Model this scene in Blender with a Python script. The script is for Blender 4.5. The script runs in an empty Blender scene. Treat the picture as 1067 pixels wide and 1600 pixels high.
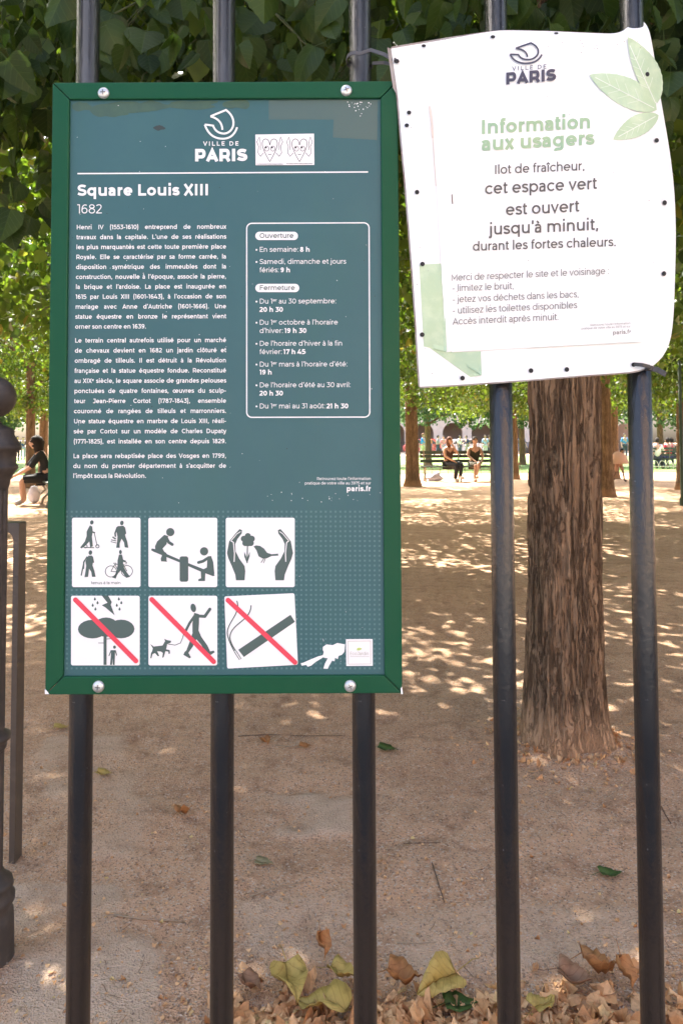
import bpy, bmesh, math, random, unicodedata
import numpy as np
from mathutils import Matrix, Vector
R = math.radians
sc = bpy.context.scene
col = sc.collection

# ---------------------------------------------------------------- camera
CAM_H = 1.15
FPX, PPX, PPY = 1156.0, 533.5, 643.55          # focal length and principal point in photo pixels
PITCH, ROLL = R(2.4), R(-0.25)
cam_data = bpy.data.cameras.new('camera')
cam = bpy.data.objects.new('camera', cam_data); col.objects.link(cam)
BASIS = Matrix.Rotation(PITCH, 4, 'X') @ Matrix.Rotation(-ROLL, 4, 'Y')
cam.matrix_world = Matrix.Translation((0, 0, CAM_H)) @ BASIS @ Matrix.Rotation(R(90), 4, 'X')
cam_data.sensor_fit = 'HORIZONTAL'; cam_data.sensor_width = 24.0
cam_data.lens = 24.0 * FPX / 1067.0
cam_data.shift_y = -(800.0 - PPY) / 1067.0
cam_data.clip_start = 0.05; cam_data.clip_end = 2000
cam_data.dof.use_dof = True; cam_data.dof.focus_distance = 0.85; cam_data.dof.aperture_fstop = 30
sc.camera = cam

# ---------------------------------------------------------------- light
SUN_EL, SUN_AZ = R(53), R(-24)                  # azimuth from +Y (behind the scene) towards -X
world = bpy.data.worlds.new('World'); sc.world = world
world.use_nodes = True
wn = world.node_tree
sky = wn.nodes.new('ShaderNodeTexSky'); sky.sky_type = 'NISHITA'; sky.sun_disc = False
sky.sun_elevation = SUN_EL; sky.sun_rotation = SUN_AZ; sky.air_density = 0.75; sky.dust_density = 6.0
bg = wn.nodes['Background']; bg.inputs['Strength'].default_value = 0.15
wn.links.new(sky.outputs[0], bg.inputs['Color'])
sun_d = bpy.data.lights.new('sun', 'SUN'); sun_d.energy = 5.0; sun_d.angle = R(0.53); sun_d.color = (1, .94, .84)
sun = bpy.data.objects.new('sun', sun_d); col.objects.link(sun)
to_sun = Vector((math.sin(SUN_AZ) * math.cos(SUN_EL), math.cos(SUN_AZ) * math.cos(SUN_EL), math.sin(SUN_EL)))
sun.rotation_euler = to_sun.to_track_quat('Z', 'Y').to_euler(); sun.location = (-6, 8, 20)
sc.view_settings.view_transform = 'Standard'; sc.view_settings.look = 'None'
sc.view_settings.gamma = 1; sc.view_settings.exposure = 2.43
sc.cycles.max_bounces = 8; sc.cycles.transparent_max_bounces = 8

# ---------------------------------------------------------------- helpers
BM3 = BASIS.to_3x3()
def ray(px, py): return BM3 @ Vector(((px - PPX) / FPX, 1.0, -(py - PPY) / FPX))
def P(px, py, Y):                               # the point a pixel shows on the plane y = Y
    v = ray(px, py); return v * (Y / v.y) + Vector((0, 0, CAM_H))
def G(px, py, z=0.0):                           # ... on the ground
    v = ray(px, py); return v * ((z - CAM_H) / v.z) + Vector((0, 0, CAM_H))

def tag(o, label=None, cat=None, group=None, kind=None):
    if label: o['label'] = label
    if cat: o['category'] = cat
    if group: o['group'] = group
    if kind: o['kind'] = kind
    return o
ORG = {}
def empty(name, loc):
    o = bpy.data.objects.new(name, None); col.objects.link(o); o.location = loc
    o.empty_display_size = .05; ORG[o.name] = Vector(loc); return o
def link_mesh(name, me, mat, parent=None, smooth=False):
    if mat is not None: me.materials.append(mat)
    if smooth: me.polygons.foreach_set('use_smooth', [True] * len(me.polygons))
    o = bpy.data.objects.new(name, me); col.objects.link(o)
    if parent is not None: o.parent = parent; ORG[o.name] = ORG.get(parent.name, Vector())
    return o
class MB:
    """collects shapes in world coordinates and links them as ONE mesh object"""
    def __init__(s): s.v = []; s.f = []
    def add(s, vs, fs):
        n = len(s.v); s.v += [tuple(v) for v in vs]; s.f += [tuple(i + n for i in f) for f in fs]
    def box(s, lo, hi, M=None):
        x0, y0, z0 = lo; x1, y1, z1 = hi
        vs = [Vector(p) for p in ((x0,y0,z0),(x1,y0,z0),(x1,y1,z0),(x0,y1,z0),(x0,y0,z1),(x1,y0,z1),(x1,y1,z1),(x0,y1,z1))]
        if M: vs = [M @ v for v in vs]
        s.add(vs, [(0,3,2,1),(4,5,6,7),(0,1,5,4),(1,2,6,5),(2,3,7,6),(3,0,4,7)])
    def tube(s, pts, rad, n=10, cap=True):
        pts = [Vector(p) for p in pts]
        if not isinstance(rad, (list, tuple)): rad = [rad] * len(pts)
        rings = []; up = None
        for i, p in enumerate(pts):
            d = (pts[min(i+1, len(pts)-1)] - pts[max(i-1, 0)]).normalized()
            if up is None: up = d.orthogonal().normalized()
            up = (up - d * up.dot(d)).normalized(); q = d.cross(up)
            rings.append([p + rad[i] * (up * math.cos(2*math.pi*k/n) + q * math.sin(2*math.pi*k/n)) for k in range(n)])
        vs = [v for r_ in rings for v in r_]; fs = []
        for i in range(len(pts)-1):
            for k in range(n):
                a = i*n+k; b = i*n+(k+1) % n; fs.append((a, b, b+n, a+n))
        if cap: fs.append(tuple(range(n-1, -1, -1))); fs.append(tuple(range((len(pts)-1)*n, len(pts)*n)))
        s.add(vs, fs)
    def lathe(s, c, prof, n=32):                # prof: (r, z) list, axis z through c
        vs = []; fs = []
        for r_, z in prof:
            for k in range(n):
                a = 2*math.pi*k/n; vs.append((c[0] + r_*math.cos(a), c[1] + r_*math.sin(a), c[2] + z))
        for i in range(len(prof)-1):
            for k in range(n):
                a = i*n+k; b = i*n+(k+1) % n; fs.append((a, b, b+n, a+n))
        s.add(vs, fs)
    def ball(s, c, r, n=16, m=10, M=None):
        vs = []; fs = []
        if not isinstance(r, (tuple, list)): r = (r, r, r)
        for i in range(m+1):
            t = math.pi*i/m
            for k in range(n):
                a = 2*math.pi*k/n
                v = Vector((r[0]*math.sin(t)*math.cos(a), r[1]*math.sin(t)*math.sin(a), r[2]*math.cos(t)))
                if M: v = M @ v
                vs.append(Vector(c) + v)
        for i in range(m):
            for k in range(n):
                a = i*n+k; b = i*n+(k+1) % n; fs.append((a, a+n, b+n, b))
        s.add(vs, fs)
    def build(s, name, mat, parent=None, smooth=False, bevel=0, seg=2, org=None):
        o0 = ORG.get(parent.name, Vector()) if parent is not None else (Vector(org) if org is not None else Vector())
        me = bpy.data.meshes.new(name)
        me.from_pydata([tuple(Vector(v) - o0) for v in s.v], [], s.f); me.update()
        o = link_mesh(name, me, mat, parent, smooth)
        if parent is None and org is not None: o.location = o0; ORG[o.name] = o0
        if bevel:
            b = o.modifiers.new('bevel', 'BEVEL'); b.width = bevel; b.segments = seg; b.limit_method = 'ANGLE'; b.harden_normals = False
        return o

# ---------------------------------------------------------------- materials
def mat(name, color, rough=.6, metal=0.0, spec=.5, noise=None, bump=None, coat=0.0, mottles=()):
    """noise: (scale, colour2, amount-lo, amount-hi[, stretch]); bump: (scale, strength, distance)"""
    m = bpy.data.materials.new(name); m.use_nodes = True
    nt = m.node_tree; b = nt.nodes['Principled BSDF']
    b.inputs['Base Color'].default_value = (*color, 1); b.inputs['Roughness'].default_value = rough
    b.inputs['Metallic'].default_value = metal; b.inputs['Specular IOR Level'].default_value = spec
    b.inputs['Coat Weight'].default_value = coat
    tc = nt.nodes.new('ShaderNodeTexCoord')
    def noise_tex(scale, stretch=(1,1,1), detail=6):
        mp = nt.nodes.new('ShaderNodeMapping'); mp.inputs['Scale'].default_value = stretch
        nt.links.new(tc.outputs['Object'], mp.inputs['Vector'])
        n = nt.nodes.new('ShaderNodeTexNoise'); n.inputs['Scale'].default_value = scale; n.inputs['Detail'].default_value = detail
        n.inputs['Roughness'].default_value = .65
        nt.links.new(mp.outputs[0], n.inputs['Vector']); return n.outputs['Fac']
    src = None
    for q in ([noise] if noise else []) + list(mottles):
        f = noise_tex(q[0], q[4] if len(q) > 4 else (1,1,1))
        rp = nt.nodes.new('ShaderNodeMapRange'); rp.inputs['From Min'].default_value = q[2]; rp.inputs['From Max'].default_value = q[3]
        nt.links.new(f, rp.inputs['Value'])
        mx = nt.nodes.new('ShaderNodeMix'); mx.data_type = 'RGBA'
        nt.links.new(rp.outputs[0], mx.inputs['Factor'])
        if src is None: mx.inputs['A'].default_value = (*color, 1)
        else: nt.links.new(src, mx.inputs['A'])
        mx.inputs['B'].default_value = (*q[1], 1); src = mx.outputs['Result']
    if src is not None: nt.links.new(src, b.inputs['Base Color'])
    if bump:
        f = noise_tex(bump[0], bump[3] if len(bump) > 3 else (1,1,1))
        bp = nt.nodes.new('ShaderNodeBump'); bp.inputs['Strength'].default_value = bump[1]; bp.inputs['Distance'].default_value = bump[2]
        nt.links.new(f, bp.inputs['Height']); nt.links.new(bp.outputs[0], b.inputs['Normal'])
    return m

def leaf_mat(name, c1, c2, trans=.45, rough=.45, c3=None, spots=None, veins=0.0):
    m = bpy.data.materials.new(name); m.use_nodes = True
    nt = m.node_tree; b = nt.nodes['Principled BSDF']; out = nt.nodes['Material Output']
    ge = nt.nodes.new('ShaderNodeNewGeometry')
    rp = nt.nodes.new('ShaderNodeValToRGB')
    rp.color_ramp.elements[0].color = (*c1, 1); rp.color_ramp.elements[1].color = (*c2, 1)
    if c3: e = rp.color_ramp.elements.new(.93); e.color = (*c2, 1); rp.color_ramp.elements[2].position = 1; rp.color_ramp.elements[2].color = (*c3, 1)
    nt.links.new(ge.outputs['Random Per Island'], rp.inputs[0])
    if spots:
        tc = nt.nodes.new('ShaderNodeTexCoord'); nz = nt.nodes.new('ShaderNodeTexNoise'); nz.inputs['Scale'].default_value = spots[0]; nz.inputs['Detail'].default_value = 8; nz.inputs['Roughness'].default_value = .7
        nt.links.new(tc.outputs['Object'], nz.inputs['Vector']); mr = nt.nodes.new('ShaderNodeMapRange'); mr.inputs['From Min'].default_value = .48; mr.inputs['From Max'].default_value = .72; nt.links.new(nz.outputs['Fac'], mr.inputs['Value'])
        mx = nt.nodes.new('ShaderNodeMix'); mx.data_type = 'RGBA'; nt.links.new(mr.outputs[0], mx.inputs['Factor']); nt.links.new(rp.outputs[0], mx.inputs['A']); mx.inputs['B'].default_value = (*spots[1], 1); nt.links.new(mx.outputs['Result'], b.inputs['Base Color'])
        bp = nt.nodes.new('ShaderNodeBump'); bp.inputs['Strength'].default_value = .5; bp.inputs['Distance'].default_value = .004; nt.links.new(nz.outputs['Fac'], bp.inputs['Height']); nt.links.new(bp.outputs[0], b.inputs['Normal'])
    else: nt.links.new(rp.outputs[0], b.inputs['Base Color'])
    b.inputs['Roughness'].default_value = rough
    if veins:
        def mth(op, a, b2=None, c=None):
            n = nt.nodes.new('ShaderNodeMath'); n.operation = op
            for i, v in enumerate((a, b2, c)):
                if v is None: continue
                if isinstance(v, (int, float)): n.inputs[i].default_value = v
                else: nt.links.new(v, n.inputs[i])
            return n.outputs[0]
        an = nt.nodes.new('ShaderNodeAttribute'); an.attribute_name = 'blade'; sx = nt.nodes.new('ShaderNodeSeparateXYZ'); nt.links.new(an.outputs['Vector'], sx.inputs[0])
        ax = mth('ABSOLUTE', sx.outputs['X']); f = mth('FRACT', mth('MULTIPLY', mth('ADD', sx.outputs['Y'], mth('MULTIPLY', ax, .85)), 5.5))
        side = mth('GREATER_THAN', mth('ABSOLUTE', mth('SUBTRACT', f, .5)), .445); msk = mth('MAXIMUM', side, mth('LESS_THAN', ax, .016))
        old = b.inputs['Base Color'].links[0].from_socket; vm = nt.nodes.new('ShaderNodeMix'); vm.data_type = 'RGBA'; vm.blend_type = 'ADD' if veins > 0 else 'MULTIPLY'
        nt.links.new(mth('MULTIPLY', msk, abs(veins)), vm.inputs['Factor']); nt.links.new(old, vm.inputs['A'])
        vm.inputs['B'].default_value = (.07, .10, .03, 1) if veins > 0 else (.45, .36, .25, 1); nt.links.new(vm.outputs['Result'], b.inputs['Base Color'])
        bp2 = nt.nodes.new('ShaderNodeBump'); bp2.inputs['Strength'].default_value = .6; bp2.inputs['Distance'].default_value = .003; bp2.invert = True; nt.links.new(msk, bp2.inputs['Height'])
        if b.inputs['Normal'].links: nt.links.new(b.inputs['Normal'].links[0].from_socket, bp2.inputs['Normal'])
        nt.links.new(bp2.outputs[0], b.inputs['Normal'])
    if trans > 0:
        tr = nt.nodes.new('ShaderNodeBsdfTranslucent')
        hs = nt.nodes.new('ShaderNodeHueSaturation'); hs.inputs['Hue'].default_value = .485; hs.inputs['Saturation'].default_value = 1.1; hs.inputs['Value'].default_value = 3.2
        nt.links.new(rp.outputs[0], hs.inputs['Color']); nt.links.new(hs.outputs[0], tr.inputs['Color'])
        ms = nt.nodes.new('ShaderNodeMixShader'); ms.inputs[0].default_value = trans
        nt.links.new(b.outputs[0], ms.inputs[1]); nt.links.new(tr.outputs[0], ms.inputs[2]); nt.links.new(ms.outputs[0], out.inputs['Surface'])
    return m
# ---------------------------------------------------------------- lettering: a geometric alphabet drawn as strokes (1000 units per em)
XH, CH, AH = 525.0, 700.0, 742.0
def bez(p0, p1, p2, p3, n=8):
    o = []
    for i in range(n+1):
        t = i/n; u = 1-t
        o.append((u*u*u*p0[0]+3*u*u*t*p1[0]+3*u*t*t*p2[0]+t*t*t*p3[0], u*u*u*p0[1]+3*u*u*t*p1[1]+3*u*t*t*p2[1]+t*t*t*p3[1]))
    return o
def arc(cx, cy, rx, ry, a0, a1, n=None):
    n = n or max(4, int(abs(a1-a0)/15))
    return [(cx+rx*math.cos(R(a0+(a1-a0)*i/n)), cy+ry*math.sin(R(a0+(a1-a0)*i/n))) for i in range(n+1)]
def glyph(c, w):
    h = w/2; t = XH-h; T = CH-h; m = XH/2; s0 = 78+h
    rx, ry = 280-h, XH/2-h; ox = 45+280
    S = []; dot = lambda x, y: [(x, y-h*1.15), (x, y+h*1.15)]
    def arch(x, wd): return [(x, XH*.45)] + bez((x, XH*.5), (x, t*1.02), (x+wd*.35, t), (x+wd*.55, t)) + bez((x+wd*.55, t), (x+wd*.85, t), (x+wd, t*.85), (x+wd, XH*.55)) + [(x+wd, 0)]
    if c == ' ': return S, 262
    if c == 'a':
        x = 400; S = [[(x, 0), (x, XH*.58)] + bez((x, XH*.6), (x, t*.95), (300, t), (240, t)) + bez((240, t), (180, t), (120, t-20), (75, t-60)),
            [(x, XH*.56), (240, XH*.56)] + bez((240, XH*.56), (110, XH*.56), (50+h, XH*.42), (50+h, XH*.28)) + bez((50+h, XH*.28), (50+h, h), (130, h), (200, h)) + bez((200, h), (300, h), (370, 70), (x, 170))]
        return S, x+h+75
    if c in 'bdpq':
        cx = (s0+rx) if c in 'bp' else ox; x = s0 if c in 'bp' else ox+rx
        S = [arc(cx, m, rx, ry, 0, 360), [(x, 0 if c in 'bd' else -195), (x, AH if c in 'bd' else XH)]]
        return S, (cx+rx+h+45 if c in 'bp' else x+h+78)
    if c == 'c': return [arc(ox, m, rx, ry, 42, 318)], ox+250
    if c == 'e': return [arc(ox, m, rx, ry, 0, 318), [(ox-rx, m), (ox+rx+h*.9, m)]], ox+rx+h+42
    if c == 'f': return [[(150, 0), (150, AH-190)] + bez((150, AH-190), (150, AH-60), (200, AH-h), (330, AH-h*1.2)), [(40, XH-h*.8), (300, XH-h*.8)]], 330
    if c == 'g':
        x = ox+rx; return [arc(ox, m, rx, ry, 0, 360), [(x, XH), (x, 40)] + bez((x, 40), (x, -130), (ox+120, -195+h), (ox, -195+h)) + bez((ox, -195+h), (ox-100, -195+h), (ox-160, -160), (ox-200, -120))], x+h+78
    if c in 'hn': return [[(s0, 0), (s0, AH if c == 'h' else XH)], arch(s0, 395-h*.2)], s0+395+h+70
    if c == 'm': return [[(s0, 0), (s0, XH)], arch(s0, 375), arch(s0+375, 375)], s0+750+h+70
    if c == 'i': return [[(s0, 0), (s0, XH)], dot(s0, 690)], s0*2
    if c == '\u0131': return [[(s0, 0), (s0, XH)]], s0*2
    if c == 'j': return [[(s0, XH), (s0, -60)] + bez((s0, -60), (s0, -170), (s0-60, -195+h), (s0-140, -180+h)), dot(s0, 690)], s0*2
    if c == 'k': return [[(s0, 0), (s0, AH)], [(s0, 150), (s0+370, XH)], [(s0+150, 300), (s0+400, 0)]], s0+430
    if c == 'l': return [[(s0, 0), (s0, AH)]], s0*2
    if c == 'o': return [arc(ox, m, rx, ry, 0, 360)], ox*2
    if c == 'r': return [[(s0, 0), (s0, XH)], [(s0, XH*.42)] + bez((s0, XH*.5), (s0, t*.9), (s0+110, t), (s0+225, t))], s0+255
    if c == 's': return [bez((410, t-55), (330, t+15), (100, t+30), (95, t-95)) + bez((95, t-95), (90, m-10), (405, m+50), (405, h+95))[1:] + bez((405, h+95), (405, h-30), (170, h-15), (60, h+65))[1:]], 475
    if c == 't': return [[(150, XH+125), (150, 150)] + bez((150, 150), (150, 40), (210, h), (320, h*1.4)), [(40, XH-h*.8), (310, XH-h*.8)]], 345
    if c == 'u': return [[(s0, XH), (s0, 240)] + bez((s0, 240), (s0, 60), (s0+90, h), (s0+180, h)) + bez((s0+180, h), (s0+300, h), (s0+385, 90), (s0+385, 260)), [(s0+385, 0), (s0+385, XH)]], s0+385+h+74
    if c == 'v': return [[(30+h*.6, XH), (275, h*.7), (520-h*.6, XH)]], 550
    if c == 'w': return [[(30+h*.6, XH), (225, h*.7), (420, t), (615, h*.7), (810-h*.6, XH)]], 840
    if c == 'x': return [[(40+h*.5, 0), (470-h*.5, XH)], [(40+h*.5, XH), (470-h*.5, 0)]], 510
    if c == 'y': return [[(30+h*.6, XH), (278, h*.5)], [(520-h*.6, XH), (265, -60)] + bez((265, -60), (225, -150), (170, -195+h), (70, -160+h))], 550
    if c == 'z': return [[(50, t), (420, t), (60, h), (440, h)]], 485
    Rr = 355-h; Ox = 50+355
    if c == 'A': return [[(20+h*.6, 0), (355, T), (690-h*.6, 0)], [(140, 200), (570, 200)]], 710
    if c in 'BPR':
        S = [[(s0, 0), (s0, CH)]]; q = CH*.5 if c == 'B' else CH*.36; x = s0+300
        S.append([(s0, T), (x, T)] + bez((x, T), (x+260-h, T), (x+260-h, q+h*.0), (x, q)) + [(s0, q)])
        if c == 'B': S.append([(x, q), (x+20, q)] + bez((x+20, q), (x+290-h, q), (x+290-h, h), (x+20, h)) + [(s0, h)])
        if c == 'R': S.append([(x+20, q), (s0+480, 0)])
        return S, s0+560
    if c == 'C': return [arc(Ox, CH/2, Rr, CH/2-h, 45, 315)], 720
    if c == 'D': return [[(s0, 0), (s0, CH)], [(s0, T), (s0+220, T)] + arc(s0+220, CH/2, 370-h, CH/2-h, 90, -90) + [(s0, h)]], s0+650
    if c in 'EF': return [[(s0, 0), (s0, CH)], [(s0, T), (s0+430, T)], [(s0, CH*.52), (s0+390, CH*.52)]] + ([[(s0, h), (s0+440, h)]] if c == 'E' else []), s0+480
    if c == 'G': return [arc(Ox, CH/2, Rr, CH/2-h, 45, 345), [(Ox+Rr, CH*.5), (Ox+Rr, 100)]], 780
    if c == 'H': return [[(s0, 0), (s0, CH)], [(s0+500, 0), (s0+500, CH)], [(s0, CH*.5), (s0+500, CH*.5)]], s0*2+500
    if c == 'I': return [[(s0+15, 0), (s0+15, CH)]], s0*2+30
    if c == 'J': return [[(90, T), (400, T), (400, 230)] + bez((400, 230), (400, 60), (330, h), (220, h)) + bez((220, h), (150, h), (90, 60), (50, 120))], 400+h+70
    if c == 'L': return [[(s0, CH), (s0, h), (s0+430, h)]], s0+450
    if c == 'M': return [[(s0, 0), (s0, T-20), (s0+320, 190), (s0+640, T-20), (s0+640, 0)]], s0*2+640
    if c == 'N': return [[(s0, 0), (s0, T-20), (s0+510, h+20), (s0+510, CH)]], s0*2+510
    if c == 'O': return [arc(Ox, CH/2, Rr, CH/2-h, 0, 360)], 810
    if c == 'S': return [bez((535, T-60), (430, T+20), (115, T+30), (115, T-135)) + bez((115, T-135), (115, CH*.42), (530, CH*.58), (530, h+140))[1:] + bez((530, h+140), (530, h-35), (200, h-20), (65, h+85))[1:]], 610
    if c == 'T': return [[(20, T), (570, T)], [(295, 0), (295, T)]], 590
    if c == 'U': return [[(s0, CH), (s0, 300)] + bez((s0, 300), (s0, 80), (s0+120, h), (s0+245, h)) + bez((s0+245, h), (s0+370, h), (s0+490, 80), (s0+490, 300)) + [(s0+490, CH)]], s0*2+490
    if c == 'V': return [[(15+h*.6, CH), (345, h*.8), (675-h*.6, CH)]], 690
    if c == 'X': return [[(40+h*.5, 0), (600-h*.5, CH)], [(40+h*.5, CH), (600-h*.5, 0)]], 640
    if c == '0': return [arc(325, CH/2, 280-h, CH/2-h, 0, 360)], 650
    if c == '1': return [[(40, T), (230, T), (230, 0)]], 230+h+80
    if c == '2': return [bez((75, T-80), (160, T+20), (480, T+60), (470, T-160)) + bez((470, T-160), (460, 380), (260, 250), (85, h+30))[1:] + [(85, h), (530, h)]], 575
    if c == '3': return [[(80, T), (470, T), (270, 410)] + bez((270, 400), (580, 400), (560, h), (280, h)) + bez((280, h), (190, h), (110, 60), (60, 100))[1:]], 575
    if c == '4': return [[(380, CH), (70, 180), (610, 180)], [(450, 0), (450, 370)]], 650
    if c == '5': return [[(500, T), (150, T), (130, 390)] + bez((130, 385), (640, 470), (620, h), (285, h)) + bez((285, h), (200, h), (110, 60), (55, 100))[1:]], 590
    if c in '69':
        S = [arc(310, 225, 250-h, 225-h, 0, 360), bez((60+h, 230), (50+h, 560), (240, T+60), (500, T-40))]
        if c == '9': S = [[(620-x, CH-y) for x, y in q] for q in S]
        return S, 620
    if c == '7': return [[(70+h, CH*.74), (70+h, T), (520, T), (230, 0)]], 590
    if c == '8': return [arc(315, 200, 265-h, 205-h, 0, 360), arc(315, 535, 230-h, 165-h, 0, 360)], 630
    if c == '.': return [dot(s0, h*1.1)], s0*2
    if c == ',': return [[(s0+h*.3, h*2.2), (s0-h*.5, -h*1.6)]], s0*2
    if c == ':': return [dot(s0, h*1.1), dot(s0, XH-h*1.2)], s0*2
    if c == "'": return [[(s0, AH), (s0-10, AH-220)]], s0*1.7
    if c == '-': return [[(50, XH*.5), (330, XH*.5)]], 380
    if c == '(': return [bez((250, 780), (110, 560), (110, 60), (250, -170))], 320
    if c == ')': return [bez((80, 780), (220, 560), (220, 60), (80, -170))], 320
    if c == '*': return [[(110, XH*.5-95), (110, XH*.5+95)], [(40, XH*.5), (180, XH*.5)]], 300
    if c == 'œ':
        return [arc(ox, m, rx, ry, 0, 360), arc(ox+2*rx, m, rx, ry, 0, 318), [(ox+rx, m), (ox+3*rx+h*.9, m)]], ox+3*rx+h+42
    return [[(60, 0), (60, XH), (400, XH), (400, 0), (60, 0)]], 460
ACC = {'\u0301': lambda x, y: [[(x-40, y+40), (x+90, y+170)]], '\u0300': lambda x, y: [[(x+40, y+40), (x-90, y+170)]],
       '\u0302': lambda x, y: [[(x-130, y+40), (x, y+150), (x+130, y+40)]], '\u0308': lambda x, y: [[(x-100, y+60), (x-100, y+150)], [(x+100, y+60), (x+100, y+150)]],
       '\u0327': lambda x, y: [[(x+10, 10), (x-5, -70), (x+60, -110), (x+20, -190), (x-90, -180)]]}
def layout(s, w):
    """-> list of (strokes in em units with x from the line start), width, space positions"""
    out = []; x = 0; sup = False; i = 0
    s = unicodedata.normalize('NFD', s)
    while i < len(s):
        c = s[i]; i += 1
        if c == '^': sup = not sup; continue
        acc = []
        while i < len(s) and s[i] in ACC: acc.append(s[i]); i += 1
        st, adv = glyph('\u0131' if (c == 'i' and acc) else c, w)
        st = [list(q) for q in st]; lw = w
        for a in acc: st += ACC[a](adv/2 - (25 if a == '\u0327' else 0), XH if c.islower() else CH)
        if sup: st = [[(px*.58, py*.58+300) for px, py in q] for q in st]; adv *= .6; lw = w*.72
        out.append((c, x, st, lw)); x += adv
    return out, x
def ribbon(pts, w, closed=None):
    """flat ribbon of width w along 2-D pts -> (verts, quads) with mitred corners"""
    q = [pts[0]]
    for p in pts[1:]:
        if abs(p[0]-q[-1][0])+abs(p[1]-q[-1][1]) > 1e-6: q.append(p)
    n = len(q)
    if n < 2: return [], []
    cl = n > 3 and abs(q[0][0]-q[-1][0])+abs(q[0][1]-q[-1][1]) < 1e-4
    vs = []
    def nd(a, b):
        dx, dy = b[0]-a[0], b[1]-a[1]; l = math.hypot(dx, dy) or 1e-9; return dx/l, dy/l
    for i in range(n):
        if cl: d0 = nd(q[i-1] if i else q[n-2], q[i]); d1 = nd(q[i], q[i+1] if i < n-1 else q[1])
        else: d0 = nd(q[i-1], q[i]) if i else nd(q[0], q[1]); d1 = nd(q[i], q[i+1]) if i < n-1 else d0
        tx, ty = d0[0]+d1[0], d0[1]+d1[1]; l = math.hypot(tx, ty)
        if l < .3: tx, ty = d0; l = 1
        tx, ty = tx/l, ty/l
        k = min(2.2, 1/max(.3, tx*d0[0]+ty*d0[1]))*w/2
        vs += [(q[i][0]-ty*k, q[i][1]+tx*k), (q[i][0]+ty*k, q[i][1]-tx*k)]
    return vs, [(2*i, 2*i+1, 2*i+3, 2*i+2) for i in range(n-1)]
class Ink:
    """printed marks laid out on a sheet: (u, v) layout points -> world by fn(u, v, lift)"""
    def __init__(s, fn, lift): s.fn = fn; s.lift = lift; s.mb = MB(); s.k = 0
    def _up(s): s.k += 1; return s.lift + (s.k % 8)*2.5e-5
    def stroke(s, pts, w, sub=None):
        if sub:
            o = [pts[0]]
            for a, b in zip(pts, pts[1:]):
                n = max(1, int(math.hypot(b[0]-a[0], b[1]-a[1])/sub))
                o += [(a[0]+(b[0]-a[0])*j/n, a[1]+(b[1]-a[1])*j/n) for j in range(1, n+1)]
            pts = o
        vs, fs = ribbon(pts, w)
        l = s._up()
        if vs: s.mb.add([s.fn(u, v, l) for u, v in vs], fs)
    def round_stroke(s, pts, w):
        s.stroke(pts, w)
        for p in (pts[0], pts[-1]): s.disc(p, w/2)
    def poly(s, pts):
        l = s._up(); s.mb.add([s.fn(u, v, l) for u, v in pts], [tuple(range(len(pts)))])
    def disc(s, c, r, ry=None, n=20, rot=0):
        ry = ry or r; ca, sa = math.cos(R(rot)), math.sin(R(rot))
        s.poly([(c[0]+r*math.cos(2*math.pi*k/n)*ca-ry*math.sin(2*math.pi*k/n)*sa, c[1]+r*math.cos(2*math.pi*k/n)*sa+ry*math.sin(2*math.pi*k/n)*ca) for k in range(n)])
    def text(s, str_, x, y, em, w, x1=None, justify=False, xs=1.0, slope=0.0, track=0.0):
        g, wd = layout(str_, w)
        k = em/1000; gap = 0
        if x1 is not None:
            if justify:
                ns = str_.count(' ') or 1; gap = ((x1-x)-wd*k*xs)/ns
            else: xs = ((x1-x) - track*max(0, len(g)-1))/(wd*k)
        dx = 0
        for i, (c, gx, st, lw) in enumerate(g):
            for q in st:
                vs, fs = ribbon([(px*xs, py) for px, py in q], lw)
                l = s._up(); o = []
                for a, b in vs:
                    u = x + (gx*xs+a)*k + dx; o.append(s.fn(u, y - b*k + slope*(u-x), l))
                if o: s.mb.add(o, fs)
            dx += track + (gap if c == ' ' else 0)
        return x + wd*k*xs + dx
    def build(s, name, m, parent): return s.mb.build(name, m, parent)
# ---------------------------------------------------------------- the ground, one sheet from the street to the horizon
rng = np.random.default_rng(7)
def vnoise(x, y, seed=0):                       # smooth value noise, numpy
    xi = np.floor(x).astype(int); yi = np.floor(y).astype(int); fx = x-xi; fy = y-yi
    fx = fx*fx*(3-2*fx); fy = fy*fy*(3-2*fy)
    def hsh(a, b):
        n = np.sin(a*127.1 + b*311.7 + seed*74.7)*43758.5453; return n - np.floor(n)
    return (hsh(xi,yi)*(1-fx)+hsh(xi+1,yi)*fx)*(1-fy) + (hsh(xi,yi+1)*(1-fx)+hsh(xi+1,yi+1)*fx)*fy
def fbm(x, y, o=5, seed=0):
    s = 0; a = .5
    for k in range(o): s = s + a*vnoise(x*2**k, y*2**k, seed+k); a *= .5
    return s
gx = np.concatenate([[-600,-200,-80,-40,-20,-10,-6,-4,-3,-2.2], np.arange(-1.6, 1.9, .0125), [2.4,3.2,4.5,7,12,20,40,80,200,600]])
gy = np.concatenate([[-300,-100,-50,-25,-12,-6,-3,-1,0,.5,.9], np.arange(1.1, 3.6, .0125), np.arange(3.65, 9, .1), [10,11,12,14,16,18,20,24,30,40,60,100,200,600]])
XX, YY = np.meshgrid(gx, gy); ZZ = np.zeros_like(XX)
near = np.clip((XX+1.7)/.2, 0, 1)*np.clip((2.0-XX)/.2, 0, 1)*np.clip((YY-1.05)/.1, 0, 1)*np.clip((9-YY)/4, 0, 1)
h = (fbm(XX*3, YY*3, 5)-.5)*.034 + (fbm(XX*10, YY*10, 3, 15)-.5)*.016 + (fbm(XX*30, YY*30, 3, 5)-.5)*.009
dtr = np.hypot(XX-.855, YY-2.88); h += .045*np.exp(-np.clip(dtr-.16, 0, None)/.09)*(.6+.8*fbm(XX*7, YY*7, 3, 8))
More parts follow.
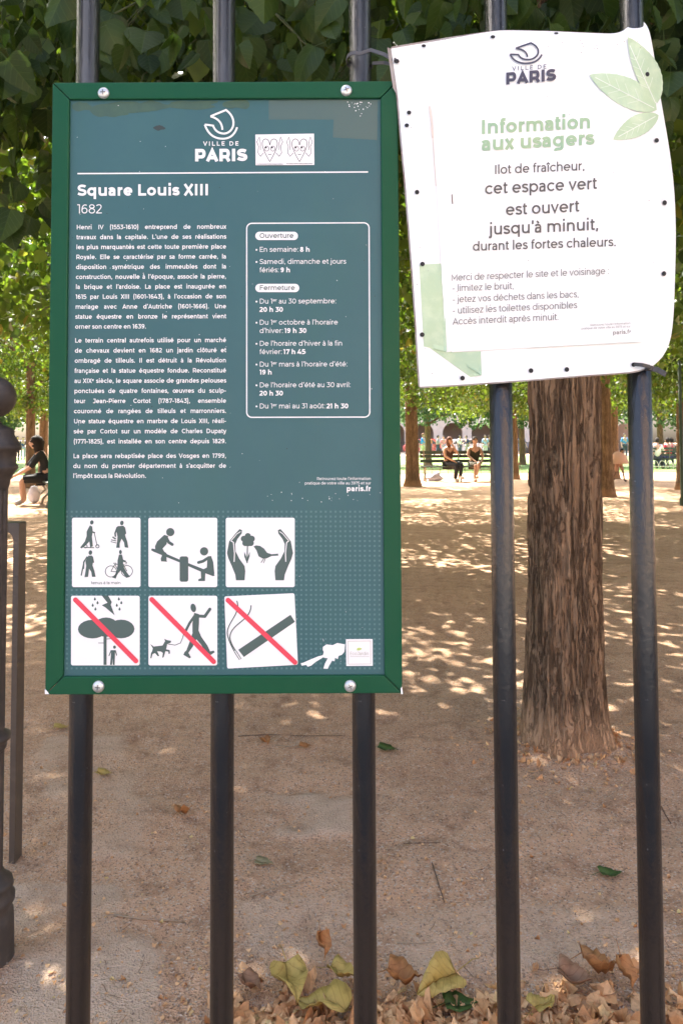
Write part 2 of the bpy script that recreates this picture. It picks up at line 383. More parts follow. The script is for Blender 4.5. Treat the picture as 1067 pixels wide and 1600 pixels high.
# worn paving stones showing through the soil (photo pixels -> ground)
slabs = [[(70,1150),(200,1150),(215,1255),(60,1255)], [(95,1255),(230,1250),(228,1345),(92,1345)], [(0,1385),(185,1380),(165,1470),(0,1480)],
         [(0,1482),(250,1455),(235,1620),(0,1640)], [(410,1240),(560,1238),(558,1302),(412,1304)], [(380,1420),(560,1400),(560,1520),(385,1500)], [(600,1440),(770,1400),(1067,1440),(1067,1500),(600,1525)], [(140,1210),(235,1200),(215,1245),(150,1245)]]
slab_amt = [.6, .55, .9, 1.0, .95, .6, .5, .4]
slab = np.zeros_like(XX)
for q, am in zip(slabs, slab_amt):
    w = [G(*p) for p in q]; d = np.full_like(XX, 1e9)
    for a, b in zip(w, w[1:]+w[:1]):
        ex, ey = b.x-a.x, b.y-a.y; l = math.hypot(ex, ey)
        d = np.minimum(d, ((XX-a.x)*ey - (YY-a.y)*ex)/l)
    d = d + (fbm(XX*9, YY*9, 5, 11)-.5)*.09
    slab = np.maximum(slab, np.clip(d/.03+.5, 0, 1)*am)
slab *= np.clip((fbm(XX*6, YY*6, 6, 3)-.34)/.22, 0, 1)
h = h*(1-.75*slab) + .007*slab
ZZ = h*near
me = bpy.data.meshes.new('ground')
ny, nx = XX.shape
idx = np.arange(ny*nx).reshape(ny, nx)
fc = np.stack([idx[:-1,:-1], idx[:-1,1:], idx[1:,1:], idx[1:,:-1]], -1).reshape(-1, 4)
def fast_mesh(me, V, F):                        # V (n,3), F (m,k) with one k
    V = np.ascontiguousarray(V, dtype=np.float32); F = np.ascontiguousarray(F, dtype=np.int32); k = F.shape[1]
    me.vertices.add(len(V)); me.vertices.foreach_set('co', V.ravel())
    me.loops.add(F.size); me.loops.foreach_set('vertex_index', F.ravel())
    me.polygons.add(len(F)); me.polygons.foreach_set('loop_start', np.arange(0, F.size, k, dtype=np.int32))
    try: me.polygons.foreach_set('loop_total', np.full(len(F), k, dtype=np.int32))
    except Exception: pass
    me.update(calc_edges=True); me.validate()
fast_mesh(me, np.stack([XX, YY, ZZ], -1).reshape(-1, 3), fc)
at_ = me.attributes.new('slab', 'FLOAT', 'POINT'); at_.data.foreach_set('value', slab.astype(np.float32).ravel())
def ground_height(x, y):
    i = int(np.clip(np.searchsorted(gx, x)-1, 0, nx-2)); j = int(np.clip(np.searchsorted(gy, y)-1, 0, ny-2))
    return float(max(ZZ[j, i], ZZ[j+1, i], ZZ[j, i+1], ZZ[j+1, i+1]))
gm = bpy.data.materials.new('sandy_soil'); gm.use_nodes = True
nt = gm.node_tree; b = nt.nodes['Principled BSDF']; L = nt.links.new
tc = nt.nodes.new('ShaderNodeTexCoord')
def N(scale, detail=6, rough=.6):
    n = nt.nodes.new('ShaderNodeTexNoise'); n.inputs['Scale'].default_value = scale; n.inputs['Detail'].default_value = detail; n.inputs['Roughness'].default_value = rough
    L(tc.outputs['Object'], n.inputs['Vector']); return n.outputs['Fac']
def MR(v, a, b_, c=0, d=1):
    r_ = nt.nodes.new('ShaderNodeMapRange'); r_.inputs['From Min'].default_value = a; r_.inputs['From Max'].default_value = b_
    r_.inputs['To Min'].default_value = c; r_.inputs['To Max'].default_value = d; L(v, r_.inputs['Value']); return r_.outputs[0]
def MIX(f, a, c):
    m_ = nt.nodes.new('ShaderNodeMix'); m_.data_type = 'RGBA'; L(f, m_.inputs['Factor'])
    for s_, v in (('A', a), ('B', c)):
        if isinstance(v, tuple): m_.inputs[s_].default_value = (*v, 1)
        else: L(v, m_.inputs[s_])
    return m_.outputs['Result']
soil = MIX(MR(N(2.2, 8), .38, .66), (.65, .41, .255), (.53, .325, .195))
soil = MIX(MR(N(9, 8, .75), .50, .66), soil, (.36, .205, .12))
soil = MIX(MR(N(7, 6, .7), .58, .75), soil, (.72, .49, .33))
stone = MIX(MR(N(9, 8, .7), .35, .7), (.66, .49, .355), (.55, .395, .27))
at2 = nt.nodes.new('ShaderNodeAttribute'); at2.attribute_name = 'slab'
c1 = MIX(at2.outputs['Fac'], soil, stone)
vo = nt.nodes.new('ShaderNodeTexVoronoi'); vo.inputs['Scale'].default_value = 210; L(tc.outputs['Object'], vo.inputs['Vector'])
sep = nt.nodes.new('ShaderNodeSeparateColor'); L(vo.outputs['Color'], sep.inputs[0])
inv = nt.nodes.new('ShaderNodeMath'); inv.operation = 'MULTIPLY_ADD'; L(at2.outputs['Fac'], inv.inputs[0]); inv.inputs[1].default_value = -.75; inv.inputs[2].default_value = 1
def ML(a):
    k_ = nt.nodes.new('ShaderNodeMath'); k_.operation = 'MULTIPLY'; L(a, k_.inputs[0]); L(inv.outputs[0], k_.inputs[1]); return k_.outputs[0]
c2 = MIX(ML(MR(sep.outputs[0], .80, .95, 0, .75)), c1, (.66, .55, .43))
c3 = MIX(ML(MR(sep.outputs[1], .80, .95, 0, .7)), c2, (.19, .12, .08))
L(c3, b.inputs['Base Color']); b.inputs['Roughness'].default_value = .95; b.inputs['Specular IOR Level'].default_value = .2
bp = nt.nodes.new('ShaderNodeBump'); bp.inputs['Strength'].default_value = .8; bp.inputs['Distance'].default_value = .006
ad = nt.nodes.new('ShaderNodeMath'); ad.operation = 'ADD'; L(N(120, 4, .7), ad.inputs[0]); L(vo.outputs['Distance'], ad.inputs[1])
L(ad.outputs[0], bp.inputs['Height']); L(bp.outputs[0], b.inputs['Normal'])
ground = link_mesh('ground', me, gm, smooth=True); tag(ground, kind='structure')

def sheet(name, x0, x1, y0, y1, z, m):
    q = MB(); q.add([(x0,y0,z),(x1,y0,z),(x1,y1,z),(x0,y1,z)], [(0,1,2,3)]); o = q.build(name, m); return tag(o, kind='structure')
M_lawn = mat('lawn_grass', (.10, .19, .03), .9, noise=(.6, (.15, .25, .05), .4, .6), bump=(60, .6, .05))
M_pave = mat('pavement_stone', (.17, .175, .18), .85, noise=(3, (.13, .133, .137), .4, .6))
sheet('lawn', -30, 40, 27.5, 62, .02, M_lawn)
sheet('far_road', -90, 90, 72, 84, .006, mat('asphalt', (.06,.06,.06), .9))
sheet('street_pavement', -60, 60, -19, .45, .006, M_pave)

# ---------------------------------------------------------------- the arcaded houses across the square
M_stone = mat('pale_limestone', (.76, .66, .54), .85, noise=(.8, (.66, .56, .45), .4, .65))
M_brick = mat('pink_brick', (.46, .29, .21), .9, noise=(5, (.40, .25, .18), .35, .65))
M_slate = mat('roof_slate', (.10, .11, .13), .6)
M_glass = mat('window_glass', (.03, .035, .04), .08, spec=.8)
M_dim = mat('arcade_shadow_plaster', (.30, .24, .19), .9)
def terrace(x0, n, Y, face, label):
    """n bays 3.6 m wide: open round arches on the ground floor, brick above; face -1 looks to -y"""
    W = 3.6; t = empty('arcaded_house', (x0, Y, 0)); tag(t, label, 'building')
    q = MB(); D = .6*-face
    for i in range(n):
        a = x0 + i*W; cx = a + W/2; r_ = 1.25; sp = 2.35
        prof = [(cx+r_*math.cos(R(180-15*k)), sp+r_*math.sin(R(180-15*k))) for k in range(13)]
        for y in (Y, Y+D):
            up = [(a, sp)] + prof + [(a+W, sp), (a+W, 4.6), (a, 4.6)]
            q.add([(p[0], y, p[1]) for p in [(a, 0), (cx-r_, 0), (cx-r_, sp), (a, sp)]], [(0,1,2,3)])
            q.add([(p[0], y, p[1]) for p in [(cx+r_, 0), (a+W, 0), (a+W, sp), (cx+r_, sp)]], [(0,1,2,3)])
            for k in range(12):
                p, p2 = prof[k], prof[k+1]; q.add([(p[0], y, p[1]), (p2[0], y, p2[1]), (p2[0], y, 4.6), (p[0], y, 4.6)], [(0,1,2,3)])
            q.add([(a, y, sp), (cx-r_, y, sp), (cx-r_, y, 4.6), (a, y, 4.6)], [(0,1,2,3)])
            q.add([(cx+r_, y, sp), (a+W, y, sp), (a+W, y, 4.6), (cx+r_, y, 4.6)], [(0,1,2,3)])
        rim = [(cx-r_, 0)] + prof + [(cx+r_, 0)]
        for p, p2 in zip(rim, rim[1:]): q.add([(p[0], Y, p[1]), (p2[0], Y, p2[1]), (p2[0], Y+D, p2[1]), (p[0], Y+D, p[1])], [(0,1,2,3)])
    q.build('arcade', M_stone, t)
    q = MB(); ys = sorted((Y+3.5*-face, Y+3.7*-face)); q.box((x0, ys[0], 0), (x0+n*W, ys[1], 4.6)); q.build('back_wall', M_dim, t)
    q = MB(); ys = sorted((Y, Y+9*-face)); q.box((x0, ys[0], 4.603), (x0+n*W, ys[1], 13.5)); q.build('wall', M_brick, t)
    q = MB(); e = Y+4.5*-face; y0, y1 = Y+.3*face, Y+9.3*-face
    q.add([(x0,y0,13.5),(x0+n*W,y0,13.5),(x0+n*W,e,19),(x0,e,19),(x0,y1,13.5),(x0+n*W,y1,13.5)], [(0,1,2,3),(4,3,2,5),(0,3,4),(1,5,2),(0,4,5,1)]); q.build('roof', M_slate, t)
    fr = None
    for i in range(n):
        for z in (5.4, 9.4):
            cx = x0+(i+.5)*W; y = Y+.02*face
            if fr is None:
                q = MB(); ys = sorted((y, y+.1*face)); z0 = z
                for lo, hi in (((-.75,0),(-.55,2.9)),((.55,0),(.75,2.9)),((-.55,0),(.55,.2)),((-.55,2.7),(.55,2.9))): q.box((cx+lo[0], ys[0], z+lo[1]), (cx+hi[0], ys[1], z+hi[1]))
                fr = q.build('window', M_stone, t); cx0 = cx
                q = MB(); ys = sorted((y, y+.03*face)); q.box((cx-.549, ys[0], z+.201), (cx+.549, ys[1], z+2.699)); gl = q.build('pane', M_glass, fr)
            else:
                o = fr.copy(); col.objects.link(o); o.parent = t; o.location = fr.location + Vector((cx-cx0, 0, z-z0))
                g2 = gl.copy(); col.objects.link(g2); g2.parent = o
    return t
terrace(-31.2, 19, 92, -1, 'long brick house with pale stone arches across the sunlit square')
terrace(1.5, 12, -20, 1, 'brick house with stone arches on the near side of the street')
# ---------------------------------------------------------------- trees
def bark_mat():
    m = bpy.data.materials.new('lime_bark'); m.use_nodes = True
    nt = m.node_tree; b = nt.nodes['Principled BSDF']; L = nt.links.new
    tc = nt.nodes.new('ShaderNodeTexCoord')
    def N(scale, st, det=8):
        mp = nt.nodes.new('ShaderNodeMapping'); mp.inputs['Scale'].default_value = st; L(tc.outputs['Object'], mp.inputs['Vector'])
        n = nt.nodes.new('ShaderNodeTexNoise'); n.inputs['Scale'].default_value = scale; n.inputs['Detail'].default_value = det; n.inputs['Roughness'].default_value = .7
        n.inputs['Distortion'].default_value = .4
        L(mp.outputs[0], n.inputs['Vector']); return n.outputs['Fac']
    r1 = nt.nodes.new('ShaderNodeValToRGB'); L(N(26, (1,1,.2)), r1.inputs[0])
    e = r1.color_ramp.elements; e[0].position = .36; e[0].color = (.19,.122,.075,1); e[1].position = .66; e[1].color = (.40,.27,.165,1)
    x = e.new(.48); x.color = (.26,.168,.102,1)
    mx = nt.nodes.new('ShaderNodeMix'); mx.data_type = 'RGBA'; L(r1.outputs[0], mx.inputs['A']); mx.inputs['B'].default_value = (.19,.14,.085,1)
    mr = nt.nodes.new('ShaderNodeMapRange'); mr.inputs['From Min'].default_value = .52; mr.inputs['From Max'].default_value = .68; L(N(6, (1,1,.5)), mr.inputs['Value']); L(mr.outputs[0], mx.inputs['Factor'])
    def ridge(scale, st, w):
        f = N(scale, st, 5); a = nt.nodes.new('ShaderNodeMath'); a.operation = 'SUBTRACT'; L(f, a.inputs[0]); a.inputs[1].default_value = .5
        c = nt.nodes.new('ShaderNodeMath'); c.operation = 'ABSOLUTE'; L(a.outputs[0], c.inputs[0])
        g = nt.nodes.new('ShaderNodeMapRange'); g.inputs['From Min'].default_value = 0; g.inputs['From Max'].default_value = w; L(c.outputs[0], g.inputs['Value']); return g.outputs[0]
    ra, rb = ridge(15, (1,1,.055), .03), ridge(34, (1,1,.09), .025)
    mn = nt.nodes.new('ShaderNodeMath'); mn.operation = 'MULTIPLY'; L(ra, mn.inputs[0]); L(rb, mn.inputs[1])
    fi = nt.nodes.new('ShaderNodeMix'); fi.data_type = 'RGBA'; L(mn.outputs[0], fi.inputs['Factor']); fi.inputs['A'].default_value = (.135,.087,.054,1); L(mx.outputs['Result'], fi.inputs['B'])
    sz = nt.nodes.new('ShaderNodeSeparateXYZ'); L(tc.outputs['Object'], sz.inputs[0])     # soil splashed on the foot of the bark
    dz = nt.nodes.new('ShaderNodeMath'); dz.operation = 'MULTIPLY_ADD'; L(N(14, (1,1,.6)), dz.inputs[0]); dz.inputs[1].default_value = -.34; L(sz.outputs['Z'], dz.inputs[2])
    dm = nt.nodes.new('ShaderNodeMapRange'); dm.inputs['From Min'].default_value = .02; dm.inputs['From Max'].default_value = -.12; L(dz.outputs[0], dm.inputs['Value'])
    ds = nt.nodes.new('ShaderNodeMix'); ds.data_type = 'RGBA'; L(dm.outputs[0], ds.inputs['Factor']); L(fi.outputs['Result'], ds.inputs['A']); ds.inputs['B'].default_value = (.50,.31,.18,1); fi = ds
    L(fi.outputs['Result'], b.inputs['Base Color']); b.inputs['Roughness'].default_value = .95; b.inputs['Specular IOR Level'].default_value = .15
    bp = nt.nodes.new('ShaderNodeBump'); bp.inputs['Strength'].default_value = .9; bp.inputs['Distance'].default_value = .012
    ht = nt.nodes.new('ShaderNodeMath'); ht.operation = 'ADD'; L(N(60, (1,1,.2)), ht.inputs[0]); L(mn.outputs[0], ht.inputs[1]); L(ht.outputs[0], bp.inputs['Height']); L(bp.outputs[0], b.inputs['Normal']); return m
M_bark = bark_mat()
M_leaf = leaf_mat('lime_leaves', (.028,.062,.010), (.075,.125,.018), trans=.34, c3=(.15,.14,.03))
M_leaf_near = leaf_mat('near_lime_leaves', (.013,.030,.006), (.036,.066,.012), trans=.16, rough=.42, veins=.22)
M_leaf_near.node_tree.nodes['Principled BSDF'].inputs['Specular IOR Level'].default_value = .22
M_leaf_far = leaf_mat('chestnut_leaves', (.03,.06,.025), (.06,.10,.04), trans=.3)

def leaf_template(detail):
    """a heart-shaped lime leaf, tip at -y, folded along the midrib; returns verts, faces (3 corners each)"""
    n = detail; L_ = []
    for k in range(n+1):                        # right-hand outline from the notch to the tip
        t = k/n; wd = .47*math.sin(math.pi*min(1, t**.62))**.9*(1-.12*t); y = .12*math.sin(math.pi*min(1, t*3.2))*(t < .31) - t*1.02
        if 0 < k < n and detail > 5: wd *= 1 + (.03 if k % 2 else -.015)
        L_.append((wd, y))
    V = []
    for k, (wd, y) in enumerate(L_):            # midrib, mid-blade and edge points of both halves; the halves share no points, so the fold stays crisp
        ym = -k/n*1.0; c = -.18*(k/n)**2; zf = lambda w_: c + .26*w_ - .45*w_*w_ + (.010 if k % 2 else -.010)*(w_ > 0)
        V += [(0, ym, c), (wd*.5, (ym+y)/2, zf(wd*.5)), (wd, y, zf(wd)), (0, ym, c), (-wd*.5, (ym+y)/2, zf(wd*.5)), (-wd, y, zf(wd))]
    F = []
    for k in range(n):
        a = 6*k; b = a+6
        for i in (0, 1): F += [(a+i, a+i+1, b+i+1), (a+i, b+i+1, b+i), (a+3+i, b+3+i, b+4+i), (a+3+i, b+4+i, a+4+i)]
    return np.array(V), np.array(F)
def petiole(tv, tf, l=.55):
    n = len(tv); pv = np.array([(-.012,0,0),(.012,0,0),(.010,l*.6,-.10),(-.010,l*.6,-.10),(.008,l,-.05),(-.008,l,-.05)])
    return np.vstack([tv, pv]), np.vstack([tf, [(n,n+1,n+2),(n,n+2,n+3),(n+3,n+2,n+4),(n+3,n+4,n+5)]])
def quick_leaf():
    V = np.array([(0,0,0),(.42,-.28,.06),(.34,-.66,.0),(0,-1,-.16),(-.34,-.66,.0),(-.42,-.28,.06)]); 
    return V, np.array([(0,1,2),(0,2,3),(0,3,4),(0,4,5)])
def leaves_mesh(name, pos, size, tpl, seed, droop=.6, face=None, bend=0, blade=False):
    r_ = np.random.default_rng(seed); n = len(pos); tv, tf = tpl
    # frame: y axis (stem side) mostly up so that the tip hangs down; z axis = the leaf's face
    yv = r_.normal(size=(n,3)); yv /= np.linalg.norm(yv, axis=1)[:,None]; yv = yv*(1-droop) + np.array([0,0,1.0])*droop
    yv /= np.linalg.norm(yv, axis=1)[:,None]
    zv = r_.normal(size=(n,3))
    if face is not None: zv = zv*.55 + np.array(face)
    zv -= yv*np.sum(zv*yv, 1)[:,None]; zv /= np.linalg.norm(zv, axis=1)[:,None]
    xv = np.cross(yv, zv)
    T = np.repeat(tv[None], n, 0)
    if bend:
        T = T.copy(); c = r_.normal(size=(n,1))*bend; T[:,:,2] += c*T[:,:,0]**2*1.2 + r_.normal(size=(n,1))*bend*.6*T[:,:,1]**2
        T[:,:,0] *= r_.uniform(.82, 1.12, (n,1))
    V = (T[:,:,0:1]*xv[:,None] + T[:,:,1:2]*yv[:,None] + T[:,:,2:3]*zv[:,None])*np.asarray(size).reshape(n,1,1) + pos[:,None]
    F = (tf[None] + (np.arange(n)*len(tv))[:,None,None]).reshape(-1, 3)
    me = bpy.data.meshes.new(name); fast_mesh(me, V.reshape(-1,3), F)
    if blade: a_ = me.attributes.new('blade', 'FLOAT_VECTOR', 'POINT'); a_.data.foreach_set('vector', np.tile(tv, (n,1)).astype(np.float32).ravel())
    return me

def crown_points(n, lo, hi, seed, clumps=90, spread=.42, shell=.5, rough=.3):
    """points in a clipped, rounded block full of clumps and gaps (local coordinates)"""
    r_ = np.random.default_rng(seed); lo = np.array(lo, float); hi = np.array(hi, float); c = (lo+hi)/2; hw = (hi-lo)/2
    cc = []
    while len(cc) < clumps:
        p = r_.uniform(-1, 1, 3)
        m = np.sum(np.abs(p)**4)**.25
        if m < 1 and (m > .55 or r_.random() < shell): cc.append(p)
    cc = np.array(cc); wgt = r_.uniform(.35, 1.6, clumps); wgt /= wgt.sum()
    k = r_.choice(clumps, n, p=wgt); sz = r_.uniform(.5, 1.3, clumps)*spread
    p = c + cc[k]*hw*(1-.12) + r_.normal(size=(n,3))*sz[k][:,None]*np.array([1,1,.75])
    lim = 1 + rough*(r_.random(n)-.6)
    p[:,2] = np.maximum(p[:,2], lo[2] + (vnoise(p[:,0]*1.3+50, p[:,1]*1.3+50, seed)-.35)*.55 + r_.random(n)*.25)
    return p

def trunk_mb(x, y, r0, top, flare=.5, n=20, rings=14, lean=(0,0), seed=0, limbs=5, limb_len=2.0, base_z=-.08):
    q = MB(); r_ = random.Random(seed); pts = []; rad = []
    for i in range(rings+1):
        t = i/rings; z = base_z + (top-base_z)*t
        pts.append((x+lean[0]*t+.02*math.sin(3*t+seed), y+lean[1]*t+.02*math.cos(2.3*t+seed), z)); rad.append(r0*(1-.30*t)*(1+flare*math.exp(-max(0, z)/.12)))
    q.tube(pts, rad, n)
    return q, pts
def limb_mb(x, y, z, seed, k, n, ln, r0):
    r_ = random.Random(seed*31+k); a = 2*math.pi*(k+r_.random()*.6)/n; q = MB(); pts = []; rad = []
    rise = r_.uniform(.5, 1.3)
    for i in range(7):
        t = i/6; d = ln*t; pts.append((x+math.cos(a+.3*t)*d, y+math.sin(a+.3*t)*d, z+rise*d*.8+.1*math.sin(5*t))); rad.append(r0*(1-.8*t))
    q.tube(pts, rad, 8)
    return q
CROWN = {}
QL = quick_leaf()
def make_tree(x, y, r0, label, var=0, half=2.45, zlo=2.15, zhi=6.6, n=13000, size=.105, top=4.2, kind='lime_tree', group='clipped lime trees in rows', mleaf=None, lean=(0,0), limbs=5, rot=0):
    t = empty(kind, (x, y, 0)); tag(t, label, 'tree', group)
    q, pts = trunk_mb(x, y, r0, top, seed=int(x*7+y*3) % 97, lean=lean); tr = q.build('trunk', M_bark, t, smooth=True)
    for k in range(limbs):
        limb_mb(pts[-1][0], pts[-1][1], top-1.6+.3*k, int(x*13+y) % 89, k, limbs, 1.9, r0*.42).build('limb', M_bark, t, smooth=True)
    key = (var, half, zlo, zhi, n, size)
    if key not in CROWN:
        pos = crown_points(n, (-half,-half,zlo), (half,half,zhi), 100+var, clumps=60 if n > 20000 else 90, spread=.40)
        CROWN[key] = leaves_mesh('crown', pos, np.random.default_rng(var).uniform(.7, 1.25, n)*size, QL, 200+var, droop=.45)
        CROWN[key].materials.append(mleaf or M_leaf)
    o = bpy.data.objects.new('crown', CROWN[key]); col.objects.link(o); o.parent = t; o.rotation_euler.z = rot
    return t

# the near tree behind the fence: carved trunk
TX, TY = .845, 2.86
def big_trunk():
    n, m = 260, 330; top = 3.4; V = np.zeros((m+1, n, 3)); a = np.linspace(0, 2*np.pi, n, endpoint=False)
    z = np.concatenate([np.linspace(-.12, 1.9, 260, endpoint=False), np.linspace(1.9, top, 71)])
    A, Z = np.meshgrid(a, z)
    r_ = .146 - .007*np.clip(Z, 0, 3) + .022*np.exp(-np.clip(Z,0,None)/.22)
    root = np.zeros_like(A)
    for ang, am in ((-2.9,.025),(-1.9,.022),(-.75,.04),(.3,.025),(1.3,.03),(2.3,.03)):
        d = np.abs((A-ang+np.pi) % (2*np.pi) - np.pi); root += am*np.exp(-(d/.33)**2)*np.exp(-np.clip(Z,0,None)/.13)
    r_ = r_ + root + .006*np.sin(3*A+1.2+.4*Z) + .004*np.sin(5*A-.9*Z)
    u = A/(2*np.pi)*34; warp = (fbm(Z*3.1, A*3, 3, 4)-.5)*5.5
    f = fbm((u+warp*.5), Z*4.2+fbm(A*5, Z*7, 2, 9)*1.5, 4, 21); rid = 1-np.abs(f-.47)*5.0
    rid = np.clip(rid, 0, 1)**1.3
    cl = np.clip((Z-.02)/.22, .15, 1); r_ = r_ - .017*rid*cl + .010*cl*(fbm(u*1.7, Z*16, 4, 33)-.5) + .012*(fbm(A*2.2, Z*2.0, 3, 41)-.5)
    lx = .05*(Z/3); ly = .02*Z
    V[:,:,0] = r_*np.cos(A)+lx; V[:,:,1] = r_*np.sin(A)+ly; V[:,:,2] = Z
    i = np.arange((m+1)*n).reshape(m+1, n); j = np.roll(i, -1, 1)
    F = np.stack([i[:-1], j[:-1], j[1:], i[1:]], -1).reshape(-1, 4)
    me = bpy.data.meshes.new('trunk'); fast_mesh(me, V.reshape(-1, 3), F)
    return me
near_tree = empty('lime_tree', (TX, TY, 0)); tag(near_tree, 'nearest lime tree, thick furrowed trunk standing right behind the black railings', 'tree', 'clipped lime trees in rows')
trk = bpy.data.objects.new('trunk', big_trunk()); trk.data.materials.append(M_bark); trk.data.polygons.foreach_set('use_smooth', [True]*len(trk.data.polygons)); col.objects.link(trk); trk.parent = near_tree
for k in range(6): limb_mb(TX+.05, TY+.05, 2.5+.18*k, 5, k, 6, 2.1, .06).build('limb', M_bark, near_tree, smooth=True)
r_ = np.random.default_rng(5)
pos = crown_points(36000, (-3.6,-1.0,2.5), (2.8,3.9,6.6), 3, clumps=240, spread=.5)
o = link_mesh('crown', leaves_mesh('crown', pos, r_.uniform(.7,1.25,len(pos))*.105, QL, 31, droop=.5), M_leaf, near_tree)
# its low hanging sprays, seen over the sign and beside it
def sprays():
    r_ = np.random.default_rng(77); pts = []
    def fill(n, x0, x1, y0, y1, zf):
        x = r_.uniform(x0, x1, n); y = r_.uniform(y0, y1, n); z = zf(x, y) + r_.exponential(.30, n); pts.append(np.stack([x, y, z], 1))
    lowf = lambda px, y: CAM_H + (PPY+49-px)/FPX*y         # height a photo row has at depth y
    fill(2100, -2.2, 2.4, 1.75, 3.2, lambda x, y: lowf(150+60*np.sin(x*3), y) + .06*r_.random(len(x)))
    fill(2200, -3.0, 3.0, 2.6, 4.6, lambda x, y: lowf(205+50*np.sin(x*2.3+1), y))
    fill(420, .25, 1.15, 1.8, 2.55, lambda x, y: lowf(75, y))
    fill(160, -1.75, -.85, 2.4, 4.0, lambda x, y: lowf(330+r_.random(len(x))*60, y))
    fill(220, .9, 2.4, 2.0, 3.4, lambda x, y: lowf(470, y)*.0 + lowf(420, y))
    return np.vstack(pts)
sp = sprays(); keep = np.hypot(sp[:,0]-TX, sp[:,1]-TY) > .22; sp = sp[keep] - np.array([TX, TY, 0])
near_tpl = petiole(*leaf_template(16))
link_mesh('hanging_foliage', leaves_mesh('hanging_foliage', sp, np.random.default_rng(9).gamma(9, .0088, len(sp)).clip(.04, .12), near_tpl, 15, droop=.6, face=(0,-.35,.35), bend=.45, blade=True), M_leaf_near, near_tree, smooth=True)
rr = random.Random(4); M_gtw = mat('green_twig', (.06,.075,.025), .7)
for k in range(30):
    q = MB()
    x, y = rr.uniform(-1.6, 1.8), rr.uniform(1.9, 3.6); z0 = CAM_H + (692-rr.uniform(30, 150))/FPX*y; L_ = rr.uniform(.25, .6); a = rr.uniform(0, 6.28)
    q.tube([(x+math.cos(a)*L_*t*.7+.02*math.sin(7*t+k), y+math.sin(a)*L_*t*.7, z0+.75*L_*t) for t in (0,.25,.5,.75,1)], [.0012,.0018,.0024,.003,.0036], 5); q.build('twig', M_gtw, near_tree)

# the other trees: (x, y, trunk radius, label)
rows = [(-4.6, 2.9, .15, 'lime tree out to the left of the iron post', 1), (6.2, 3.0, .15, 'lime tree out to the right along the railings', 2),
 (-2.5, 8.0, .14, 'lime tree of the second row behind the green sign', 0), (2.42, 8.1, .13, 'lime tree of the second row hidden by the thick near trunk', 3), (-7.2, 8.0, .14, 'lime tree of the second row far to the left', 2), (7.4, 8.2, .14, 'lime tree of the second row far to the right', 1),
 (-2.25, 11.4, .13, 'unseen lime tree added for shade behind the second row, hidden by the sign', 0), (3.42, 11.4, .12, 'unseen lime tree added for shade behind the second row, hidden by the near trunk', 3), (8.6, 11.2, .13, 'unseen lime tree added for shade behind the second row, out at the right', 2), (-8.0, 11.0, .13, 'unseen lime tree added for shade behind the second row, out at the left', 1),  # unseen row, added to close a canopy gap and shade the ground
 (5.58, 15.6, .135, 'dark slim lime trunk just to the right of the thick near trunk', 4), (.55, 14.6, .14, 'lime tree of the third row behind the right side of the sign', 5), (-4.4, 14.2, .14, 'lime tree of the third row behind the left side of the sign', 4), (-9.2, 13.5, .14, 'lime tree of the third row beyond the seated person at left', 5), (10.2, 14.8, .14, 'lime tree of the third row out beyond the right edge', 4),
 (1.84, 19.5, .185, 'lime trunk in the gap beside the sign, left of the bench', 6), (8.12, 17.7, .12, 'thin dark lime trunk at the right edge behind the last railing', 7), (-3.2, 19.8, .15, 'lime tree of the back row behind the middle of the sign', 6), (-8.25, 19.6, .13, 'pale lime trunk rising behind the curly haired seated person', 7), (-9.4, 23.4, .15, 'pale lime trunk touching the left edge of the sign', 6),
 (5.36, 23, .12, 'narrow lime trunk seen along the fourth railing', 7), (8.45, 23.0, .15, 'grey brown lime trunk behind the child in peach', 6), (-13.5, 18.5, .15, 'lime tree far out to the left', 7)]
for i, (x, y, r0, lab, var) in enumerate(rows):
    near_row = y < 12; back = y > 17
    make_tree(x, y, r0, lab, var, half=2.6, zlo=2.2 if near_row else (2.12 if not back else 1.86), zhi=6.6 if near_row else 6.2, n=21000 if near_row else 19000, size=.105 if near_row else .09, rot=(i*1.5708) if not near_row else 0)
# chestnuts beyond the lawn path, greyer, in front of the houses
for x, y, lab in ((4.2, 36, 'grey green round tree across the lawn above the bench'), (9.0, 37, 'grey green round tree across the lawn behind the fourth railing'), (15.5, 36, 'sunlit round tree across the lawn at right'), (-12, 37, 'sunlit round tree across the lawn at left'), (-16.5, 33, 'sunlit round tree across the lawn behind the pale trunks'), (-21.5, 44, 'sunlit round tree farthest off behind the iron post'), (-19, 39, 'sunlit round tree at the far left edge'), (21, 40, 'sunlit round tree at the far right edge')):
    make_tree(x, y, .16, lab, 9, half=3.5, zlo=1.75 if x < 0 or x > 12 else 1.85, zhi=7.5, n=15000, size=.16, top=3.6, kind='chestnut_tree', group='round trees across the lawn', mleaf=M_leaf_far, limbs=3, rot=x)
# ---------------------------------------------------------------- railings
BY = .848; BR = .0131; bars_x = [P(t, 800, BY).x for t in (130, 347, 566, 785, 1003)]; STEP = (bars_x[-1]-bars_x[0])/4
M_black = mat('black_railing_paint', (.0080,.0085,.0100), .22, spec=.68, bump=(85, .85, .0024, (1,1,.35)), noise=(30, (.018,.0165,.016), .5, .72), mottles=[(300, (.24,.23,.22), .685, .72), (55, (.05,.032,.02), .68, .72)])
fence = empty('iron_railing', (bars_x[2], BY, 0)); tag(fence, 'black painted iron railings of round bars carrying both notices', 'fence')
q = MB(); q.tube([(bars_x[0], BY, -.05), (bars_x[0], BY, 1.95)], BR, 28)
bar0 = q.build('bar', M_black, fence, smooth=True)
for i in [-6,-5,-4,-3,-2,-1] + list(range(1, 12)):
    o = bar0.copy(); col.objects.link(o); o.parent = fence; o.location = (STEP*i, 0, 0)
